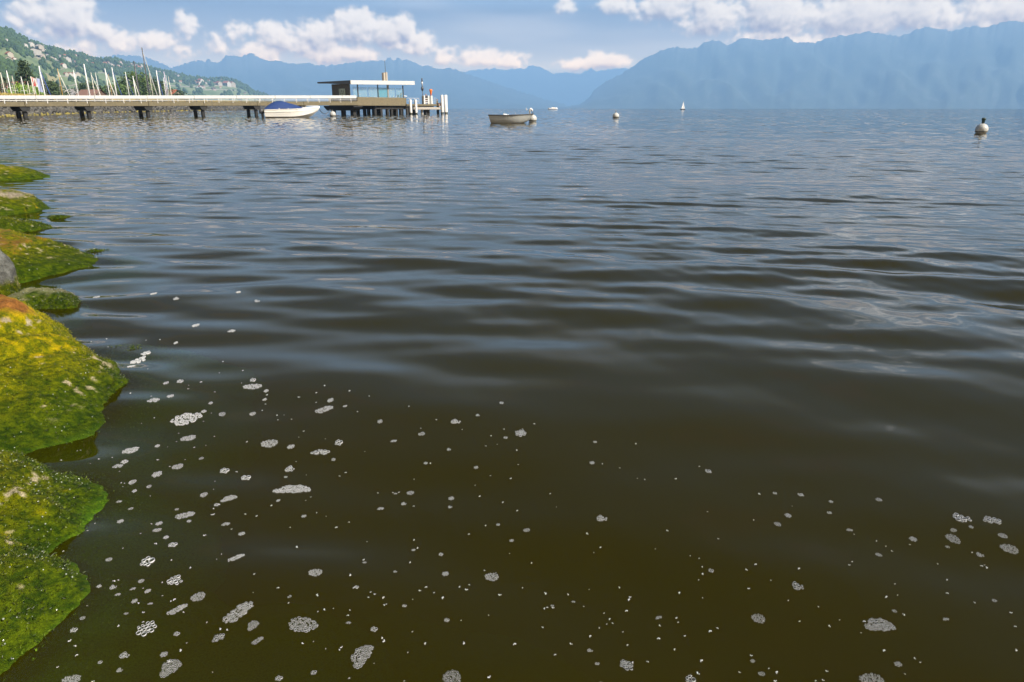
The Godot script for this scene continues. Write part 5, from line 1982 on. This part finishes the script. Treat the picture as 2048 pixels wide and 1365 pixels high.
func make_foam() -> void:
	M.froth = mat(Color(0.42, 0.425, 0.425), 0.5)
	M.dome = mat(Color(0.8, 0.85, 0.85), 0.06, 0.0, 0.6)
	M.dome.transparency = BaseMaterial3D.TRANSPARENCY_ALPHA
	M.dome.albedo_color.a = 0.02
	var shapes := [
		foam_mesh(1, 0.2, [[0, 0, 0.5, 0.36], [0.1, 0.05, 0.38, 0.38]], 0.034),
		foam_mesh(2, 0.3, [[-0.2, 0.05, 0.3, 0.26], [0.15, -0.02, 0.36, 0.32]], 0.036),
		foam_mesh(3, 0.1, [[-0.2, 0.1, 0.34, 0.24], [0.0, 0.0, 0.34, 0.26], [0.2, -0.1, 0.32, 0.24]], 0.030),
		foam_mesh(4, 1.0, [[0, 0, 0.48, 0.40]], 0.075),
		foam_mesh(5, 0.8, [[-0.15, 0, 0.34, 0.4], [0.22, 0.08, 0.26, 0.22]], 0.085),
		foam_mesh(6, 0.5, [[-0.25, 0.12, 0.25, 0.2], [0.0, -0.08, 0.3, 0.2], [0.28, 0.06, 0.22, 0.26]], 0.060),
		foam_mesh(7, 0.2, [[-0.28, 0.15, 0.22, 0.16], [0.05, 0.0, 0.4, 0.3], [0.36, 0.08, 0.16, 0.14]], 0.028),
		foam_mesh(8, 2.0, [[0, 0, 0.42, 0.36]], 0.12)]
	# the patches one can tell apart: px, py, width, height, turn, shape, label
	var list := [[584, 969, 80, 24, 0.0, 6, "widest foam patch, long and low with a hump, left of centre"], [372, 838, 52, 30, -0.6, 1, "two lobed foam patch by the tip of the largest boulder"], [505, 778, 42, 11, 0.05, 0, "flat white foam patch farthest out near the boulders"], [649, 823, 38, 17, 0.3, 2, "crescent of foam right of the boulders"], [538, 886, 37, 16, 0.1, 0, "neat oval foam patch with a bubbly middle"], [640, 901, 37, 14, 0.0, 5, "arched foam patch right of the neat oval one"], [375, 874, 30, 13, 0.0, 1, "notched foam patch under the two lobed one"],
		[368, 1019, 34, 17, 0.0, 2, "wedge of foam left of the widest patch"], [456, 989, 33, 14, 0.4, 6, "slanting foam patch between the wedge and the widest patch"], [259, 895, 28, 17, 0.0, 1, "foam patch in the gap between the two big boulders"], [476, 1217, 60, 32, 0.62, 2, "long slanting foam patch low on the left"], [602, 1242, 39, 46, 1.3, 0, "egg shaped foam patch standing upright"], [720, 1300, 60, 38, 1.1, 6, "tall two part foam patch near the bottom edge"], [630, 1143, 30, 17, 0.0, 0, "small dense oval foam patch above the egg shaped one"], [472, 1110, 32, 14, 0.5, 2, "short slanting foam patch above the long slanting one"],
		[334, 1312, 40, 32, 0.7, 6, "heart like foam patch near the bottom left"], [289, 1245, 36, 22, 0.4, 3, "foam ring with one large bubble near the wet boulder"], [292, 1116, 27, 19, 0.2, 7, "foam ring with clear bubbles beside the wet boulder"], [137, 1342, 31, 17, 0.0, 1, "foam patch over the drowned weed in the bottom left corner"], [350, 1155, 29, 16, -0.3, 4, "bubbly foam patch under the foam ring"], [353, 1210, 37, 15, 0.5, 2, "thin slanting foam streak low on the left"], [394, 1187, 28, 17, 0.6, 0, "pale foam patch right of the thin streak"], [503, 1241, 24, 20, 0.7, 6, "ragged foam patch under the long slanting one"], [433, 1261, 22, 16, 0.6, 5, "pointed foam patch left of the ragged one"], [513, 1268, 23, 12, 0.4, 2, "little slanting foam patch under the ragged one"],
		[442, 1357, 24, 20, 0.0, 7, "single large clear bubble on the bottom edge"], [983, 1139, 32, 19, 0.0, 0, "round foam patch alone in the centre bottom"], [903, 1345, 38, 34, 0.3, 0, "fat foam patch on the bottom edge at the centre"], [1757, 1254, 56, 29, -0.15, 6, "large foam patch low on the right"], [1744, 1359, 44, 24, 0.0, 0, "wide foam patch cut by the bottom edge on the right"], [1041, 872, 26, 14, 0.15, 3, "bright oval ring of foam at the middle"], [912, 850, 21, 9, 0.0, 4, "flat foam ring left of the bright oval ring"], [1204, 1041, 22, 13, 0.0, 4, "bubbly foam patch right of the centre"], [1517, 1234, 27, 18, 0.0, 0, "foam patch halfway to the right bottom corner"], [1254, 1317, 24, 22, 0.9, 3, "round bubbly foam patch near the bottom edge right of centre"],
		[1923, 1043, 28, 14, 0.0, 4, "left of two bubbly foam patches near the right edge"], [1981, 1047, 28, 17, -0.2, 5, "right of two bubbly foam patches near the right edge"], [1905, 1081, 23, 16, 0.0, 0, "dense foam patch under the two near the right edge"], [2018, 1101, 29, 14, -0.2, 0, "foam patch closest to the right edge"], [1201, 1358, 26, 20, 0.0, 1, "foam patch cut by the bottom edge right of the centre"], [1383, 1346, 22, 16, -0.2, 7, "bubble cluster near the bottom edge right of the centre"], [1595, 1179, 20, 14, 0.0, 4, "small bubbly patch above the large one on the right"]]
	for q in list:
		tag(foam_at(shapes, q[0], q[1], q[2], q[3], q[4], q[5]), q[6], "foam", "foam patches on the dark water")
	# lesser ones, alike: px, py, width
	var near_stones := [[506, 766, 16], [360, 767, 16], [332, 770, 12], [341, 797, 16], [308, 807, 24], [313, 888, 12], [407, 826, 13], [444, 830, 17], [505, 829, 16], [421, 810, 10], [247, 920, 16], [234, 928, 20], "", [353, 926, 25], [312, 942, 22], [263, 957, 17], [296, 966, 12], [266, 974, 11], [235, 991, 12], [258, 1004, 12], [237, 1029, 15], [311, 1049, 20], [315, 1035, 16], [343, 1081, 22], [329, 1065, 13], [351, 1008, 10], [375, 1031, 11], "", [215, 1110, 15], [224, 1166, 14], [233, 1180, 12], [195, 1165, 11], [280, 1154, 14], [263, 1169, 12], [293, 1174, 13], [266, 1193, 13], [298, 1198, 11], [144, 1251, 16], [135, 1205, 13], [162, 1227, 12], [249, 1217, 10], "", [245, 1293, 20], [323, 1290, 17], [350, 1255, 15], [234, 1320, 12], [195, 1308, 10], [391, 651, 16], [463, 663, 16], [514, 603, 12], [353, 601, 12], [476, 586, 11], [307, 591, 13], [350, 683, 9], [192, 593, 14], [290, 705, 20], [278, 718, 26], [262, 735, 14]]
	var middle := [[532, 787, 12], [530, 802, 10], [661, 806, 16], [690, 818, 11], [581, 892, 18], [677, 886, 22], [666, 915, 11], [579, 930, 22], [570, 945, 10], [401, 911, 12], [447, 933, 24], [490, 947, 26], [406, 982, 18], [431, 1001, 13], "", [606, 1021, 13], [449, 1036, 18], [481, 1056, 17], [728, 1117, 11], [790, 1135, 10], [712, 1172, 14], [578, 1191, 11], [696, 1239, 12], [747, 1252, 19], [625, 1328, 16], [554, 1336, 20], [766, 1355, 14], "", [843, 872, 19], [1011, 881, 12], [1003, 812, 12], [956, 838, 11], [898, 902, 11], [952, 936, 13], [851, 926, 12], [1190, 887, 11], [1184, 928, 14], [820, 976, 21], [807, 997, 13], [902, 989, 16], [900, 1006, 11], "", [996, 1045, 11], [1053, 1058, 19], [1023, 1075, 12], [826, 1087, 11], [881, 1096, 13], [890, 1135, 18], [893, 1232, 15], [808, 1206, 13], [787, 884, 16], [760, 848, 14], [555, 992, 10], [760, 1006, 16], [790, 977, 9]]
	var right := [[1422, 1146, 14], [1417, 944, 16], [1550, 989, 11], [1602, 992, 14], [1659, 1029, 12], [1662, 1006, 11], [1576, 1034, 16], [1555, 1051, 17], [1757, 1003, 15], [1699, 1062, 14], [1826, 1081, 17], [1757, 1112, 14], [1906, 1066, 16], [2004, 1078, 19], "", [1961, 1111, 14], [1941, 1061, 10], [1895, 1096, 10], [1318, 1224, 17], [1890, 1245, 14], [1788, 1229, 11], [1181, 1288, 14], [1796, 1332, 17], [1525, 1337, 17], [1507, 1313, 12], [1105, 1197, 10], [1147, 1189, 10], [1988, 1206, 12], [1195, 1315, 13]]
	rng.seed = 70
	var marks := [[250, 740, "the tip of the largest boulder"], [205, 985, "the rounded bright green boulder"], [100, 1230, "the wet boulder in the corner"], [180, 600, "the squat grey green stone"], [584, 969, "the widest foam patch"], [372, 838, "the two lobed foam patch"], [602, 1242, "the egg shaped foam patch"], [289, 1245, "the foam ring with one large bubble"], [720, 1300, "the tall two part foam patch"], [1041, 872, "the bright oval ring of foam"], [983, 1139, "the round foam patch in the centre"], [903, 1345, "the fat foam patch on the bottom edge"], [1757, 1254, "the large foam patch on the right"], [1950, 1045, "the two bubbly patches near the right edge"], [1204, 1041, "the bubbly patch right of the centre"], [1517, 1234, "the foam patch halfway to the right corner"]]
	var order: Array[String] = ["", "second ", "third ", "fourth ", "fifth ", "sixth ", "seventh ", "eighth ", "ninth ", "tenth ", "eleventh ", "twelfth ", "thirteenth ", "fourteenth ", "fifteenth "]
	var byplace := {}
	for list_of in [near_stones, middle, right]:
		for q in list_of:
			if q is String: continue
			var best := 1e9
			var mark: Array = marks[0]
			for m in marks:
				var d := Vector2(q[0] - m[0], (q[1] - m[1]) * 1.4).length()
				if d < best:
					best = d
					mark = m
			var dx: float = q[0] - mark[0]
			var dy: float = q[1] - mark[1]
			var way := ("right of " if dx > 0 else "left of ") if absf(dx) > absf(dy) else ("below " if dy > 0 else "above ")
			var key: String = way + mark[2]
			if not byplace.has(key): byplace[key] = []
			byplace[key].append([best, q])
	for key in byplace:
		var set_of: Array = byplace[key]
		set_of.sort_custom(func(x, y): return x[0] < y[0])
		for n in set_of.size():
			var q: Array = set_of[n][1]
			var w: float = q[2] * 0.82
			var shape: int = [3, 4, 7, 5, 3, 0, 7, 1][rng.randi() % 8]
			tag(foam_at(shapes, q[0], q[1], w, w * rng.randf_range(0.5, 0.68), rng.randf_range(-0.2, 0.5), shape), order[n] + "nearest small foam patch " + key, "foam", "small patches of white foam bubbles")
	# single bubbles, too small to count
	var mm := MultiMesh.new()
	mm.transform_format = MultiMesh.TRANSFORM_3D
	var one := mb(true)
	for k in 3:
		var c := Vector3(k * 0.9 - 0.7, 0, 0.5 * sin(k * 2.2))
		lathe(one, c, [[0.62 - 0.1 * k, -0.1], [0.60 - 0.1 * k, 0.22], [0.44 - 0.1 * k, 0.42], [0.2, 0.5], [0.0, 0.52]], 8)
	one.generate_normals()
	mm.mesh = one.commit()
	var spots := []
	var drift := noise(0.012, 3, 15)
	while spots.size() < 420:
		var px := rng.randf_range(0.0, 2048.0)
		var py := rng.randf_range(560.0, 1420.0)
		var edge := 740.0 + 0.00009 * px * px if px > 520.0 else 560.0 + px * 0.36
		var keep := step(-0.15, 0.3, drift.get_noise_2d(px, py)) * 0.8 + 0.2
		if py < edge or rng.randf() > keep * (1.0 if px < 1000.0 else 0.55): continue
		spots.append([px, py])
	mm.instance_count = spots.size()
	for k in spots.size():
		var p := on_water(spots[k][0], spots[k][1])
		var w := wave(p.x, p.z)
		var s := rng.randf_range(0.0009, 0.0026) * (1.0 if p.z > -2.2 else 1.3)
		mm.set_instance_transform(k, Transform3D(Basis(Vector3.UP, rng.randf() * TAU).scaled(Vector3.ONE * s), Vector3(p.x, w.x + 0.0005, p.z)))
	var o := MultiMeshInstance3D.new()
	o.name = "drifting_bubbles"
	o.multimesh = mm
	o.material_override = M.froth
	add_child(o)
	tag(o, "tiny pale bubbles and specks scattered over the near water", "bubbles", "", "stuff")


func foam_at(shapes: Array, px: float, py: float, wide: float, high: float, turn: float, kind: int) -> Node3D:
	var p := on_water(px, py)
	var w := wave(p.x, p.z)
	var dist := (p - Vector3(0, EYE, 0)).length()
	var sx := wide / FOCAL * dist
	var sink := EYE / dist
	var sz := high / FOCAL * dist / maxf(sink, 0.3)
	var o := base("foam_patch", Vector3(p.x, w.x + 0.0012, p.z))
	var up := Vector3(-w.y, 1.0, -w.z).normalized()
	var x := up.cross(Vector3.BACK).normalized() * -1.0
	x = (Vector3.RIGHT - up * up.dot(Vector3.RIGHT)).normalized()
	var z := x.cross(up)
	# stretched along its own length, then turned on the water
	var bas := Basis(x, up, z) * Basis(Vector3.UP, turn) * Basis.from_scale(Vector3(sx * 0.84, (sx + sz) * 0.22, sz * 0.9))
	o.transform = Transform3D(bas, Vector3(p.x, w.x + 0.0012, p.z))
	hang("froth", shapes[kind][0], M.froth, o)
	hang("bubbles", shapes[kind][1], M.dome, o)
	return o


func _ready() -> void:
	rng.seed = 1
	camera_and_light()
	make_materials()
	jetty_materials()
	boat_materials()
	make_water()
	make_mountains()
	make_hill()
	make_harbour()
	make_jetty()
	make_motorboat()
	make_dinghy()
	make_distant_boats()
	make_shore()
	make_foam()
